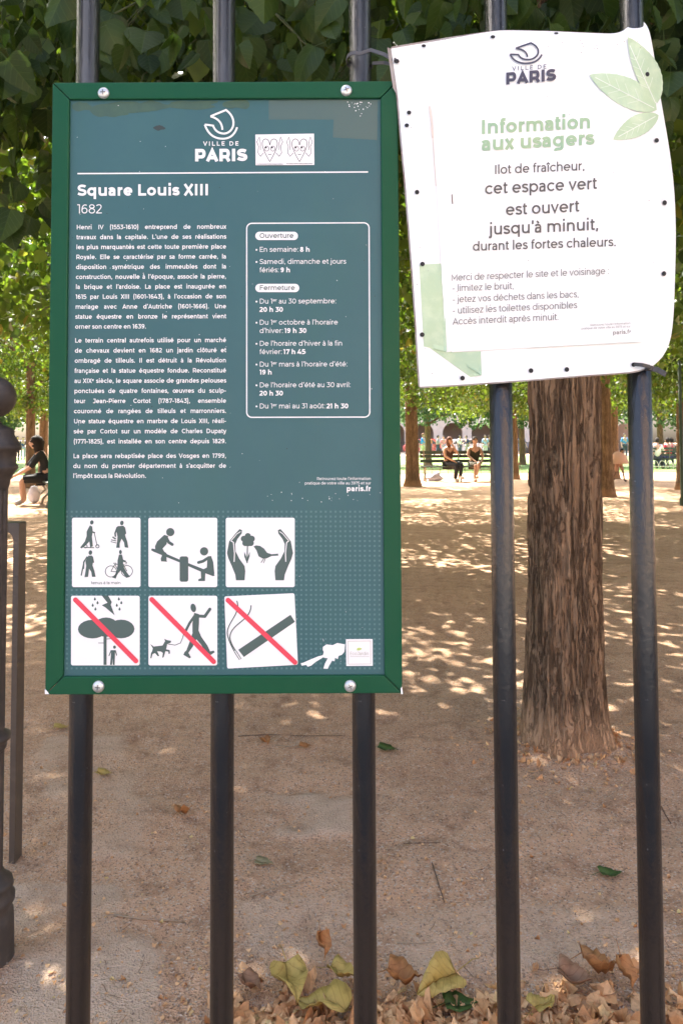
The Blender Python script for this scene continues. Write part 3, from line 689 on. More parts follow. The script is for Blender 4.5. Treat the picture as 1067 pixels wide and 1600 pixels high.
for z in (.10, 1.86):
    q = MB(); q.box((bars_x[0]-6.5*STEP, BY-.019, z), (bars_x[0]+11.5*STEP, BY+.019, z+.014)); q.build('rail', M_black, fence, bevel=.002)

# ---------------------------------------------------------------- the green board
SY = .825
M_teal = mat('teal_print', (.045,.117,.126), .34, spec=.25, noise=(7, (.052,.130,.136), .45, .75), mottles=[(16, (.046,.124,.120), .5, .8, (1,1,.25))], bump=(40, .03, .001))
M_frame = mat('green_frame_paint', (.008,.074,.033), .33, spec=.14, noise=(9, (.014,.078,.036), .4, .7), mottles=[(260, (.3,.34,.3), .755, .79)], bump=(220, .12, .0005))
M_white = mat('white_print', (.80,.80,.78), .55)
M_sticker = mat('white_sticker_film', (.83,.82,.81), .4)
M_red = mat('red_band', (.72,.05,.085), .45)
M_picto = mat('pictogram_grey_green', (.065,.105,.095), .5)
M_line = mat('dark_seam', (.01,.03,.018), .7)
board = empty('notice_board', P(350, 600, SY)); tag(board, 'teal park notice board in a green metal frame bolted to the railings', 'sign')
def sp_(y0): return lambda u, v, l, y0=y0: P(u, v, y0 - l)
tl, tr_, br_, bl_ = [P(*p, SY) for p in ((82,128),(620,125.2),(630,1085),(70,1085))]
X0, X1, Z1, Z0 = (tl.x+bl_.x)/2, (tr_.x+br_.x)/2, (tl.z+tr_.z)/2, (bl_.z+br_.z)/2
FW = .0195; PY = SY + .004                       # the panel lies 4 mm behind the frame's face
q = MB(); q.box((X0+FW*.6, PY, Z0+FW*.6), (X1-FW*.6, PY+.004, Z1-FW*.6)); q.build('panel', M_teal, board)
def mitred(a, b, c, d):                          # one length of frame: outer a,b  inner d,c in xz
    q = MB(); yb = SY + .0095
    pr = [a, b, c, d]
    q.add([(p[0], SY, p[1]) for p in pr] + [(p[0], yb, p[1]) for p in pr], [(0,1,2,3),(7,6,5,4),(0,4,5,1),(1,5,6,2),(2,6,7,3),(3,7,4,0)])
    return q
g_ = .0004; o4 = [(X0,Z1),(X1,Z1),(X1,Z0),(X0,Z0)]; i4 = [(X0+FW,Z1-FW),(X1-FW,Z1-FW),(X1-FW,Z0+FW),(X0+FW,Z0+FW)]
for k in range(4):
    a, b_, c, d = o4[k], o4[(k+1) % 4], i4[(k+1) % 4], i4[k]
    ux, uz = (b_[0]-a[0], b_[1]-a[1]); l = math.hypot(ux, uz); ux, uz = ux/l*g_, uz/l*g_
    f_ = mitred((a[0]+ux, a[1]+uz), (b_[0]-ux, b_[1]-uz), (c[0]-ux, c[1]-uz), (d[0]+ux, d[1]+uz)).build('frame_rail', M_frame, board, bevel=.0012)
M_zinc = mat('zinc_bolt', (.55,.55,.52), .35, metal=.75, noise=(90, (.72,.72,.70), .45, .6))
for px, py in ((162,145),(541,141),(154,1073),(547,1072)):
    c = P(px, py, SY); q = MB()
    prof = [(.0066, 0), (.0066, .0007), (.0058, .0022), (.004, .0032), (.0018, .0036), (.0, .0037)]
    vs = []; n = 24
    Mx = Matrix.Translation(c) @ Matrix.Rotation(R(90), 4, 'X')
    b2 = MB(); b2.lathe((0,0,0), prof, n); q.add([Mx @ Vector(v) for v in b2.v], b2.f)
    bo = q.build('bolt', M_zinc, board, smooth=True)
    q = MB()
    for a in (20, 110): q.box((-.0028, -.0005, .0030), (.0028, .0005, .0041), Mx @ Matrix.Rotation(R(a+px), 4, 'Z'))
    q.build('cross_slot', mat('bolt_slot', (.2,.2,.19), .5, metal=.6) if px == 162 else bpy.data.materials['bolt_slot'], bo)
ptx = sp_(PY)
# grime and old tape left on the print
M_moss = mat('old_tape_residue', (.045,.10,.062), .5, noise=(60, (.035,.085,.06), .4, .6)); M_tape = mat('clear_tape_stain', (.062,.112,.098), .38)
def blotch(ink, c, rx, ry, seed, n=40, rough=.35):
    r_ = random.Random(seed); ph = [r_.uniform(0, 6.28) for _ in range(6)]
    ink.poly([(c[0]+rx*(1+rough*sum(math.sin((j+2)*2*math.pi*k/n+ph[j])/(j+1.5) for j in range(6))*.6)*math.cos(2*math.pi*k/n), c[1]+ry*(1+rough*sum(math.sin((j+3)*2*math.pi*k/n+ph[j])/(j+1.5) for j in range(6))*.6)*math.sin(2*math.pi*k/n)) for k in range(n)])
I = Ink(ptx, .0001)
for c, rx, ry, sd in (((128,166),15,7,1),((168,172),28,11,2),((205,167),40,9,3),((238,165),22,8,4),((300,163),42,7,5),((370,162),24,7,6)): blotch(I, c, rx, ry, sd)
I.build('tape_residue', M_moss, board)
I = Ink(ptx, .0001); I.poly([(420,155),(523,154),(522,186),(420,186)]); I.poly([(523,154),(590,156),(589,218),(520,214)]); I.build('tape_stain', M_tape, board)
I = Ink(ptx, .0003); r_ = random.Random(3)
for k in range(26): I.disc((560+r_.gauss(0,9), 164+r_.gauss(0,5)), r_.uniform(.4,1.1), n=7)
for k in range(55): I.disc((r_.uniform(110,590), r_.uniform(160,1045)), r_.uniform(.25,.7), n=6)
for k in range(20): I.disc((500+r_.gauss(0,55), 778+r_.gauss(0,5)), r_.uniform(.3,.9), n=6)
for k in range(14):
    x, y = r_.uniform(120,580), r_.uniform(160,1040); I.stroke([(x,y),(x+r_.uniform(-6,6),y+r_.uniform(-3,6))], .5)
tag(I.build('paint_speck', M_white, board), kind='stuff')
I = Ink(ptx, .0002)
blotch(I, (249,199), 8, 4, 8); 
for k in range(30): I.disc((r_.uniform(110,590), r_.uniform(160,790)), r_.uniform(.4,1.0), n=7)
tag(I.build('dirt_speck', mat('dirt', (.03,.045,.045), .7), board), kind='stuff')

def hshift(y): return -.0056*(1-(y-128)/957)
def T(str_, x, y, em, w, **k): INK.text(str_, x, y, em, w, slope=hshift(y), **k)
LOGO = lambda ink, F, w: [ink.stroke([F(*p) for p in pts], w) for pts in (
    bez((329,181),(338,177),(346,174),(353,171),5) + bez((353,171),(372,184),(366,207),(350,208),12)[1:],
    bez((329,181),(340,184),(347,190),(347.5,202),8),
    bez((320,194),(325,194),(328,195),(333,195.5),4) + bez((333,195.5),(336,204),(342,208),(351,208),8)[1:],
    bez((320,194),(326,212),(338,216),(348,216),10) + bez((348,216),(360,216),(367,209),(370.5,198),10)[1:])]
INK = Ink(ptx, .0004); LOGO(INK, lambda x, y: (x, y), 3.0); INK.build('boat_emblem', M_white, board)
INK = Ink(ptx, .0004); T('VILLE DE', 317.5, 227, 9.6, 130, x1=373, track=2.0); T('PARIS', 303, 251.5, 28, 185, x1=386); INK.build('town_lettering', M_white, board)
INK = Ink(ptx, .0004); INK.stroke([(121,270.6),(575,268)], 2.1); INK.build('divider', M_white, board)
INK = Ink(ptx, .0004); T('Square Louis XIII', 120.5, 305.5, 25.5, 150, x1=327); INK.build('heading', M_white, board)
INK = Ink(ptx, .0004); T('1682', 120, 333, 20.5, 72, x1=160); INK.build('year', M_white, board)
paras = [["Henri IV (1553-1610) entreprend de nombreux", "travaux dans la capitale. L'une de ses réalisations", "les plus marquantes est cette toute première place", "Royale. Elle se caractérise par sa forme carrée, la", "disposition symétrique des immeubles dont la", "construction, nouvelle à l'époque, associe la pierre,", "la brique et l'ardoise. La place est inaugurée en", "1615 par Louis XIII (1601-1643), à l'occasion de son", "mariage avec Anne d'Autriche (1601-1666). Une", "statue équestre en bronze le représentant vient", "orner son centre en 1639."],
 ["Le terrain central autrefois utilisé pour un marché", "de chevaux devient en 1682 un jardin clôturé et", "ombragé de tilleuls. Il est détruit à la Révolution", "française et la statue équestre fondue. Reconstitué", "au XIX^e^ siècle, le square associe de grandes pelouses", "ponctuées de quatre fontaines, œuvres du sculp-", "teur Jean-Pierre Cortot (1787-1843), ensemble", "couronné de rangées de tilleuls et marronniers.", "Une statue équestre en marbre de Louis XIII, réali-", "sée par Cortot sur un modèle de Charles Dupaty", "(1771-1825), est installée en son centre depuis 1829."],
 ["La place sera rebaptisée place des Vosges en 1799,", "du nom du premier département à s'acquitter de", "l'impôt sous la Révolution."]]
widest = max((layout(s, 118)[1]) / (353.5-118) for p in paras for s in p)*10/1000
xs_body = 1/widest
for para, y0 in zip(paras, (357.8, 535, 715.8)):
    INK = Ink(ptx, .0004)
    for i, s in enumerate(para):
        y = y0 + 15.55*i if y0 != 535 else y0 + 15.8*i
        x = 119.5 - (y-354)*.0141
        T(s, x, y, 10, 118, x1=None if i == len(para)-1 and y0 != 535 else 353.6, justify=True, xs=xs_body*.985)
    INK.build('paragraph', M_white, board)
# opening hours box
INK = Ink(ptx, .0004)
def rrect(x0, y0, x1, y1, r, n=6):
    o = []
    for cx, cy, a0 in ((x1-r, y0+r, -90), (x1-r, y1-r, 0), (x0+r, y1-r, 90), (x0+r, y0+r, 180)): o += [(cx+r*math.cos(R(a0+90*k/n)), cy+r*math.sin(R(a0+90*k/n))) for k in range(n+1)]
    return o
bx = rrect(385.5, 348.5, 576.5, 652, 8); bx = [(x + (y-348)*.004*((x-385)/191), y + hshift(y)*(x-350)) for x, y in bx]
INK.stroke(bx + [bx[0]], 1.9); INK.build('hours_outline', M_white, board)
for x0, y0, x1, y1, s in ((399,361.5,465.5,374.5,'Ouverture'), (399,443,467.5,456,'Fermeture')):
    INK = Ink(ptx, .0004); INK.poly(rrect(x0, y0, x1, y1, 6.4)); pill = INK.build('hours_pill', M_white, board)
    INK = Ink(ptx, .0007); T(s, x0+6.3, y1-3.2, 10.9, 98, x1=x1-6.5); INK.build('pill_lettering', M_picto, pill)
k_reg = (541-405.3)/(layout('Samedi, dimanche et jours', 84)[1]*11/1000)
INK = Ink(ptx, .0004)
hrs = [(393, '*', 'En semaine: ', '8 h'), (412, '*', 'Samedi, dimanche et jours', ''), (425, '', 'fériés: ', '9 h'), (474, '*', 'Du 1^er^ au 30 septembre:', ''), (487, '', '', '20 h 30'), (507, '*', "Du 1^er^ octobre à l'horaire", ''), (520, '', "d'hiver: ", '19 h 30'),
 (540, '*', "De l'horaire d'hiver à la fin", ''), (553, '', 'février: ', '17 h 45'), (572.5, '*', "Du 1^er^ mars à l'horaire d'été:", ''), (585, '', '', '19 h'), (605, '*', "De l'horaire d'été au 30 avril:", ''), (618, '', '', '20 h 30'), (638, '*', 'Du 1^er^ mai au 31 août: ', '21 h 30')]
for y, bu, a, b_ in hrs:
    if y == 474: INK.build('opening_hours', M_white, board); INK = Ink(ptx, .0004)
    if bu: INK.disc((400.8, y-3.2), 1.5, n=10)
    x = 405.3
    if a: x = INK.text(a, x, y, 11, 84, xs=k_reg, slope=hshift(y))
    if b_: INK.text(b_, x - (1.2 if a else 0), y, 11, 150, xs=k_reg*.97, slope=hshift(y))
INK.build('closing_hours', M_white, board)
INK = Ink(ptx, .0004); T("Retrouvez toute l'information", 495, 750, 6.3, 95, x1=579.5); T('pratique de votre ville au 3975 et sur', 476, 757, 6.3, 95, x1=579.5); T('paris.fr', 541, 767.5, 12, 150, x1=579.5); INK.build('web_lettering', M_white, board)
# dotted ground of the lower part
I = Ink(ptx, .0003)
for j in range(33):
    for i in range(65):
        x, y = 104.5 + i*7.63, 799.5 + j*7.66
        I.mb.add([ptx(x+a, y+b_, .0003) for a, b_ in ((-1.55,-1.55),(1.55,-1.55),(1.55,1.55),(-1.55,1.55))], [(0,1,2,3)])
I.build('dot_pattern', mat('light_teal_dots', (.075,.175,.175), .4), board)
# pictogram plates
def plate(pts, name='pictogram'):
    lift = .0009; q = MB(); n = len(pts)
    q.add([ptx(u, v, lift) for u, v in pts] + [ptx(u, v, 0) for u, v in pts], [tuple(range(n))] + [(i, i+n, (i+1) % n+n, (i+1) % n) for i in range(n)])
    return q.build(name, M_sticker, board)
Z5 = lambda x, y: (60+x/3.557, 780+y/3.557)
Z6 = lambda x, y: (340+x/3.557, 780+y/3.557)
def draw(F, plate_, strokes=(), polys=(), discs=(), rounds=(), thin=(), name='symbol', m=None, lift=.0012):
    I = Ink(ptx, lift); k = 1/3.557
    for w, pts in strokes: I.stroke([F(*p) for p in pts], w*k)
    for w, pts in thin: I.stroke([F(*p) for p in pts], w*k)
    for w, pts in rounds: I.round_stroke([F(*p) for p in pts], w*k)
    for pts in polys: I.poly([F(*p) for p in pts])
    for d in discs: I.disc(F(*d[:2]), d[2]*k, (d[3] if len(d) > 3 else d[2])*k, rot=d[4] if len(d) > 4 else 0)
    return I.build(name, m or M_picto, plate_)
def ell(cx, cy, rx, ry=None, n=28): ry = ry or rx; return [(cx+rx*math.cos(2*math.pi*k/n), cy+ry*math.sin(2*math.pi*k/n)) for k in range(n+1)]
pl = plate(rrect(112.6, 809, 219.5, 917.5, 3))
draw(Z5, pl, discs=[(297,129,10,12,15),(464,132,10,13,10),(289,297,10,13,10),(456,294,8,12)],
  polys=[[(286,145),(299,152),(302,180),(297,210),(268,212),(268,180)], [(268,205),(297,205),(303,262),(288,268),(283,235),(262,258),(240,274),(232,268),(258,235)],
         [(440,150),(474,148),(483,170),(482,205),(440,210),(434,180)], [(440,205),(482,203),(494,235),(500,270),(480,268),(476,240),(462,220),(452,245),(452,270),(432,270),(438,235)],
         [(278,314),(298,314),(305,340),(300,370),(266,372),(262,345)], [(266,368),(300,366),(312,400),(318,432),(298,432),(294,405),(282,386),(276,432),(256,434),(262,400)],
         [(448,308),(464,308),(472,340),(470,375),(440,375),(440,340)], [(440,370),(470,370),(490,405),(510,432),(488,438),(466,405),(455,395),(436,425),(430,442),(410,436),(425,420),(436,400)]],
  rounds=[(8,[(290,158),(292,180),(312,186)]),(9,[(438,158),(426,190),(428,205)]),(8,[(478,158),(484,190)]),(8,[(270,322),(252,350),(250,385)]),(8,[(300,322),(306,350)]),(7,[(464,320),(468,340),(484,345)])],
  strokes=[(4,[(310,184),(326,258)]),(5,[(252,268),(310,270)]),(4,ell(262,262,9)),(4,ell(328,262,9)),(7,[(238,425),(254,345)]),(5,[(404,226),(432,232)]),(8,[(412,210),(430,222)]),(4,[(402,236),(434,244)])],
  thin=[(4,ell(403,402,31)),(4,ell(492,400,31)),(4,[(403,402),(425,362),(470,362),(492,400)]),(4,[(425,362),(448,405),(403,402)]),(4,[(448,405),(478,362)]),(4,[(415,356),(434,356)]),(4,[(470,345),(490,352),(486,362)])])
I = Ink(ptx, .0012); I.text('tenus à la main', *Z5(292,473), 6.6, 85, x1=Z5(458,473)[0]); I.build('caption', M_picto, pl)
pl = plate(rrect(232, 809, 339.5, 917.5, 3))
draw(Z5, pl, discs=[(733,183,23),(921,290,23)],
  polys=[[(700,198),(722,206),(712,250),(690,275),(700,292),(712,300),(712,340),(716,348),(682,346),(680,330),(690,305),(650,290),(648,262),(660,235)],
         [(940,318),(960,316),(972,350),(978,412),(976,428),(955,420),(928,412),(926,455),(888,456),(890,444),(904,440),(902,396),(920,388),(936,380)],
         [(630,274),(650,278),(790,338),(790,354),(640,292),(626,284)], [(832,355),(905,384),(972,412),(980,425),(970,428),(900,402),(832,372)], rrect(785,318,833,459,12)],
  rounds=[(16,[(712,215),(725,240),(744,252)]),(16,[(938,330),(915,345),(890,352)])])
pl = plate(rrect(352.8, 809, 460.5, 917.5, 3))
hand = [(52,300),(64,235),(100,190),(122,166),(136,172),(134,190),(110,222),(98,250),(100,290),(120,330),(150,372),(154,400),(150,451),(102,451),(98,420),(78,370),(60,330)]
sm = draw(Z6, pl, polys=[hand, [(470-x*1.0+1, y) for x, y in hand][::-1], [(200,262),(214,257),(236,260),(258,275),(275,298),(300,306),(336,303),(338,314),(300,316),(275,328),(250,330),(228,318),(216,285)]],
  discs=[(168,236,26),(168,205,17),(146,220,17),(190,220,17),(154,244,17),(184,244,17)], rounds=[(4,[(258,328),(242,352)]),(4,[(266,328),(256,354)])], strokes=[(6,[(166,258),(164,356)])])
draw(Z6, pl, polys=[[(163,356),(148,318),(148,292),(160,320)],[(164,356),(178,318),(179,292),(168,320)]], name='flower_leaf')
draw(Z6, sm, thin=[(5,[(74,232),(88,240),(94,300),(92,348)]),(4,[(74,232),(108,192),(128,180)]),(5,[(396,232),(384,240),(377,300),(379,348)]),(4,[(396,232),(362,192),(344,180)])], name='finger_line', m=M_sticker, lift=.0015)
pl = plate(rrect(111, 931, 218.3, 1040, 3))
def drop(x, y): return [(x,y-9),(x+6,y+2),(x+5,y+8),(x,y+11),(x-5,y+8),(x-6,y+2)]
draw(Z5, pl, polys=[[(352,536),(388,536),(408,572),(402,588),(424,646),(372,602),(352,590),(384,576)]] + [drop(*p) for p in ((314,553),(329,574),(302,588),(317,609),(447,553),(461,574),(436,588),(451,609))] + [[(362,755),(379,755),(379,922),(362,922)],
   [(402,840),(430,840),(438,868),(434,872),(426,850),(425,880),(424,922),(414,922),(413,885),(409,922),(398,922),(402,880),(404,850),(394,874),(390,870)]],
  discs=[(300,723,80,52,0),(376,712,70,54,0),(460,722,74,52,0),(423,823,8,9)], strokes=[(3,[(332,800),(364,800)]),(3,[(378,778),(404,776)])])
draw(Z5, pl, rounds=[(27,[(206,560),(542,900)])], name='red_bar', m=M_red, lift=.0016)
pl = plate(rrect(232, 931, 339.5, 1040, 3))
draw(Z5, pl, discs=[(861,605,15,24,-12)],
  polys=[[(866,632),(893,640),(893,690),(890,730),(905,765),(940,815),(956,850),(952,868),(930,855),(905,810),(872,772),(856,740),(856,690)], [(858,740),(885,765),(858,820),(834,855),(848,880),(840,886),(806,866),(812,850),(822,842),(842,790)], [(940,850),(975,842),(980,852),(952,870)],
         [(622,806),(634,814),(640,820),(690,814),(704,790),(700,776),(714,784),(738,788),(736,798),(716,806),(710,835),(730,840),(732,858),(724,862),(722,848),(706,846),(696,880),(688,882),(692,856),(682,848),(660,846),(672,872),(664,874),(648,856),(634,862),(628,886),(622,884),(626,856),(632,846),(636,830)]],
  rounds=[(17,[(884,650),(925,652),(953,612)]),(14,[(868,650),(840,690),(820,730)])], thin=[(4,[(720,806),(760,812),(790,800),(802,770),(812,735)])])
draw(Z5, pl, rounds=[(27,[(630,558),(974,904)])], name='red_bar', m=M_red, lift=.0016)
c4 = [(350.5,932),(460,927),(465.5,1039),(355,1045)]
def quad_round(c, n=10):
    o = []
    for k in range(4):
        p, a, b_ = Vector(c[k]), Vector(c[k-1]), Vector(c[(k+1) % 4]); d1 = (a-p).normalized()*3; d2 = (b_-p).normalized()*3
        o += bez(tuple(p+d1), tuple(p+d1*.4), tuple(p+d2*.4), tuple(p+d2), 4)
    return o
pl = plate(quad_round(c4))
draw(Z6, pl, polys=[[(115,838),(405,643),(430,682),(146,878)]], strokes=[(4,[(102,842),(132,890)]),(4,[(92,848),(122,894)])],
  thin=[(6,bez((107,565),(135,640),(40,690),(56,760),14)+bez((56,760),(66,800),(82,825),(92,846),6)[1:]),(6,bez((186,590),(186,680),(70,690),(68,770),14)+bez((68,770),(72,800),(88,825),(100,842),6)[1:])])
draw(Z6, pl, rounds=[(27,[(58,562),(430,908)])], name='red_bar', m=M_red, lift=.0016)
# small sticker with two line drawn hearts, a torn sticker and a square label
st = plate([(399,209.5),(490.5,208),(491,257),(399.5,257.5)], 'sticker')
Z2 = lambda x, y: (340+x/3.557, 110+y/3.557); A = []
for cx in (290, 455):
    A += [(3.2, bez((cx,505),(cx-20,470),(cx-42,430),(cx-42,405),8)+bez((cx-42,405),(cx-42,368),(cx-2,368),(cx-1,412),10)[1:]), (3.2, bez((cx,505),(cx+20,470),(cx+42,430),(cx+42,405),8)+bez((cx+42,405),(cx+42,368),(cx+2,368),(cx+1,412),10)[1:]),
          (2.6, ell(cx-17,432,12,14)), (2.6, ell(cx+17,432,12,14)), (3, [(cx-10,462),(cx,466),(cx+10,462)]),
          (2.6, [(cx-34,455),(cx-52,475),(cx-66,455),(cx-62,420),(cx-72,395),(cx-58,368),(cx-52,400),(cx-52,440)]), (2.6, [(cx+34,455),(cx+52,475),(cx+66,455),(cx+60,420),(cx+72,395),(cx+60,366),(cx+52,400),(cx+52,440)])]
M_ink = mat('black_ink', (.02,.02,.022), .6)
draw(Z2, st, thin=A + [(5,[(218+7*k,518),(222+7*k,518)]) for k in range(21)] + [(5,[(384+7*k,515),(388+7*k,515)]) for k in range(21)], discs=[(cx+s_-4,426,5) for cx in (290,455) for s_ in (-17,17)], m=M_ink, name='drawing')
I = Ink(ptx, .0006)
I.poly([Z6(*p) for p in ((585,822),(605,808),(640,812),(665,800),(708,808),(704,850),(690,866),(672,872),(668,890),(652,882),(650,902),(636,898),(620,926),(612,944),(588,942),(596,915),(612,885),(590,882),(585,868),(590,850),(584,838))])
I.poly([Z6(*p) for p in ((585,868),(560,874),(520,890),(480,908),(462,914),(468,926),(492,922),(500,932),(520,926),(545,905),(590,878))]); I.build('torn_sticker', M_sticker, board)
sq = plate([Z6(*p) for p in ((713,779),(861,778),(862,927),(715,928))], 'square_label')
draw(Z6, sq, thin=[(3,[(724,790),(850,789),(851,917),(726,918),(724,790)])], m=mat('label_rule', (.5,.47,.40), .6), name='label_rule')
I = Ink(ptx, .0012); I.text('EcoJardin', *Z6(735,868), 7.6, 70, x1=Z6(840,868)[0]); I.stroke([Z6(735,876), Z6(842,876)], .5); I.build('label_lettering', mat('label_ink', (.42,.40,.34), .6), sq)
draw(Z6, sq, polys=[[(772,840),(776,828),(790,826),(802,830),(796,838),(784,842)]], m=mat('label_leaf', (.5,.62,.18), .6), name='label_leaf')
# paint chips on the frame corners
for pp in ([(70,1077),(73,1079),(77,1085),(70,1085)], [(626,1076),(628,1073),(629.5,1085),(626.5,1085)]): q = Ink(sp_(SY-.0012), .0002); q.poly(pp); q.build('chipped_corner', M_sticker, board)
# ---------------------------------------------------------------- the white notice tied over the railings
M_poster = mat('white_pvc_sheet', (.83,.845,.835), .42, spec=.45, noise=(5, (.80,.805,.79), .5, .8), mottles=[(190, (.55,.50,.45), .745, .775)])
M_overlay = mat('pasted_paper', (.81,.82,.795), .6, noise=(7, (.78,.785,.755), .5, .8))
M_edge = mat('grey_sheet_edge', (.33,.31,.30), .4, noise=(40, (.20,.15,.13), .45, .65))
M_navy = mat('navy_ink', (.055,.055,.085), .6); M_grey = mat('faded_dark_ink', (.10,.092,.085), .6); M_pale = mat('pale_grey_ink', (.26,.245,.23), .6)
M_gtext = mat('faded_green_ink', (.37,.50,.29), .6, noise=(9, (.27,.44,.29), .4, .65)); M_gleaf = mat('faded_leaf_print', (.47,.60,.37), .55, noise=(11, (.41,.56,.39), .3, .6), mottles=[(45, (.56,.67,.46), .45, .7)])
M_rust = mat('rust_streak', (.68,.60,.53), .6); M_hole = mat('eyelet_dark', (.012,.012,.012), .7)
def sstep(a, b, x): t = min(1, max(0, (x-a)/(b-a))); return t*t*(3-2*t)
def sheetY(u, v):
    y = .8165 + .0085*sstep(600, 800, u) - .003*math.sin((u-620)/400*math.pi)*math.sin((v-40)/560*math.pi)
    y -= .0022*math.sin((v-60)/95.0 + u*.004)*sstep(760, 620, u)              # wavy left edge
    y += .0011*math.sin((u+v*.55)*.047)*sstep(500, 150, v) + .0012*abs(math.sin((u-v*.9)*.011)) ; y += .0009*math.sin(u*.021+v*.009) + .0007*math.sin(v*.027-u*.013)
    y += .040*sstep(985, 1062, u)**1.5*(.35+.65*sstep(620, 40, v))           # right side bends back round the last bar
    y += .0035*sstep(72, 40, v)*sstep(700, 790, u)
    cr = (v - (60 - .13*(u-940)))                                            # crease under the folded top corner
    y -= .0045*math.exp(-(cr/9.0)**2)*sstep(935, 985, u)
    y += .02*sstep(0, -26, cr)*sstep(940, 1000, u)
    y -= .004*sstep(600, 540, v)*0 + .006*sstep(960, 1040, u)*sstep(500, 590, v)*-1
    return y
def onsheet(u, v, l): return P(u, v, sheetY(u, v) - l)
def polyline(pts, n):
    d = [0]
    for a, b in zip(pts, pts[1:]): d.append(d[-1]+math.hypot(b[0]-a[0], b[1]-a[1]))
    o = []
    for i in range(n+1):
        s = d[-1]*i/n; k = max(j for j in range(len(d)) if d[j] <= s+1e-9); k = min(k, len(pts)-2)
        t = (s-d[k])/max(1e-9, d[k+1]-d[k]); o.append((pts[k][0]+(pts[k+1][0]-pts[k][0])*t, pts[k][1]+(pts[k+1][1]-pts[k][1])*t))
    return o
def smooth_line(pts, it=2):
    for _ in range(it):
        o = [pts[0]]
        for a, b in zip(pts, pts[1:]): o += [(a[0]*.75+b[0]*.25, a[1]*.75+b[1]*.25), (a[0]*.25+b[0]*.75, a[1]*.25+b[1]*.75)]
        pts = o + [pts[-1]]
    return pts
top = [(611,75),(640,70),(690,62),(768,47.5),(800,46.5),(860,48),(930,51),(958,52.5),(974,48),(984,38),(1001,31)]
right = [(1001,31),(1008,34),(1015,48),(1021,80),(1027,120),(1035,170),(1044,220),(1051,270),(1055,320),(1056,380),(1054,450),(1052,500),(1047,535),(1036,557),(1022,570)]
left = [(611,75),(616,110),(622,150),(627,215),(634,290),(641,380),(648,470),(653,560),(656,604)]
bottom = [(656,604),(700,602),(760,598),(830,593),(900,587),(960,583),(995,580),(1022,570)]
def coons(NU, NV):
    tp, bt = polyline(smooth_line(top), NU), polyline(smooth_line(bottom), NU); lf, rt = polyline(smooth_line(left), NV), polyline(smooth_line(right), NV)
    g = []
    for j in range(NV+1):
        v = j/NV; row = []
        for i in range(NU+1):
            u = i/NU
            row.append(tuple((1-v)*tp[i][k]+v*bt[i][k]+(1-u)*lf[j][k]+u*rt[j][k]-((1-u)*(1-v)*tp[0][k]+u*(1-v)*tp[-1][k]+(1-u)*v*bt[0][k]+u*v*bt[-1][k]) for k in (0,1)))
        g.append(row)
    return g
notice = empty('notice_sheet', P(830, 330, .82)); tag(notice, 'curled white plastic notice with green heading tied over the right railings', 'sign')
NU, NV = 90, 120; g = coons(NU, NV); q = MB()
nv = (NU+1)*(NV+1)
fr = [onsheet(*p, 0) for row in g for p in row]; bk = [v + Vector((0, .0022, 0)) for v in fr]
fs = []
for j in range(NV):
    for i in range(NU):
        a = j*(NU+1)+i; fs.append((a, a+NU+1, a+NU+2, a+1))
q.add(fr, fs); q.build('sheet', M_poster, notice, smooth=True)
q = MB(); q.add(bk, [tuple(reversed(f)) for f in fs]); 
rim = [j*(NU+1) for j in range(NV+1)] + [NV*(NU+1)+i for i in range(1, NU+1)] + [j*(NU+1)+NU for j in range(NV-1, -1, -1)] + [i for i in range(NU-1, 0, -1)]
n = len(rim); q.add([fr[i] for i in rim] + [bk[i] for i in rim], [(k, (k+1) % n, (k+1) % n + n, k+n) for k in range(n)])
# laminate lip standing out beyond the print
lip = [onsheet(u-(6 if k in range(8) else 2.5), v+(0 if k else -2), -.0012) for k, (u, v) in enumerate(polyline(smooth_line(left), 60))]
li = [onsheet(u, v, -.0012) for u, v in polyline(smooth_line(left), 60)]
q.add(lip+li, [(k, k+1, k+62, k+61) for k in range(60)])
lip = [onsheet(u, v-2.0*min(1, max(0, (760-u)/60))-.8, -.0012) for u, v in polyline(smooth_line(top), 60)]; li = [onsheet(u, v, -.0012) for u, v in polyline(smooth_line(top), 60)]
q.add(lip+li, [(k, k+1, k+62, k+61) for k in range(60)])
lip = [onsheet(u, v+2.2, -.0012) for u, v in polyline(smooth_line(bottom), 60)]; li = [onsheet(u, v, -.0012) for u, v in polyline(smooth_line(bottom), 60)]
q.add(lip+li, [(k, k+1, k+62, k+61) for k in range(60)])
q.build('sheet_back', M_edge, notice, smooth=True)
def patch(c, n, m, lift, jit=0):                # a quad (TL,TR,BR,BL) laid on the sheet as a grid
    r_ = random.Random(8); vs = []
    for j in range(m+1):
        for i in range(n+1):
            u, v = i/n, j/m; x = (c[0][0]*(1-u)+c[1][0]*u)*(1-v)+(c[3][0]*(1-u)+c[2][0]*u)*v; y = (c[0][1]*(1-u)+c[1][1]*u)*(1-v)+(c[3][1]*(1-u)+c[2][1]*u)*v
            if i in (0, n): x += r_.uniform(-jit, jit)
            if j in (0, m): y += r_.uniform(-jit, jit)
            e = (max(0, u-.9)/.1)**2*.0022*max(0, (v-.45)/.55) + (max(0, v-.93)/.07)**2*.0014*(u > .4)
            vs.append(onsheet(x, y, lift + e))
    return vs, [(j*(n+1)+i, (j+1)*(n+1)+i, (j+1)*(n+1)+i+1, j*(n+1)+i+1) for j in range(m) for i in range(n)]
q = MB(); q.add(*patch([(675,168),(985,140),(1003,533),(697,550)], 50, 60, .0009, .4)); q.build('pasted_paper', M_overlay, notice, smooth=True)
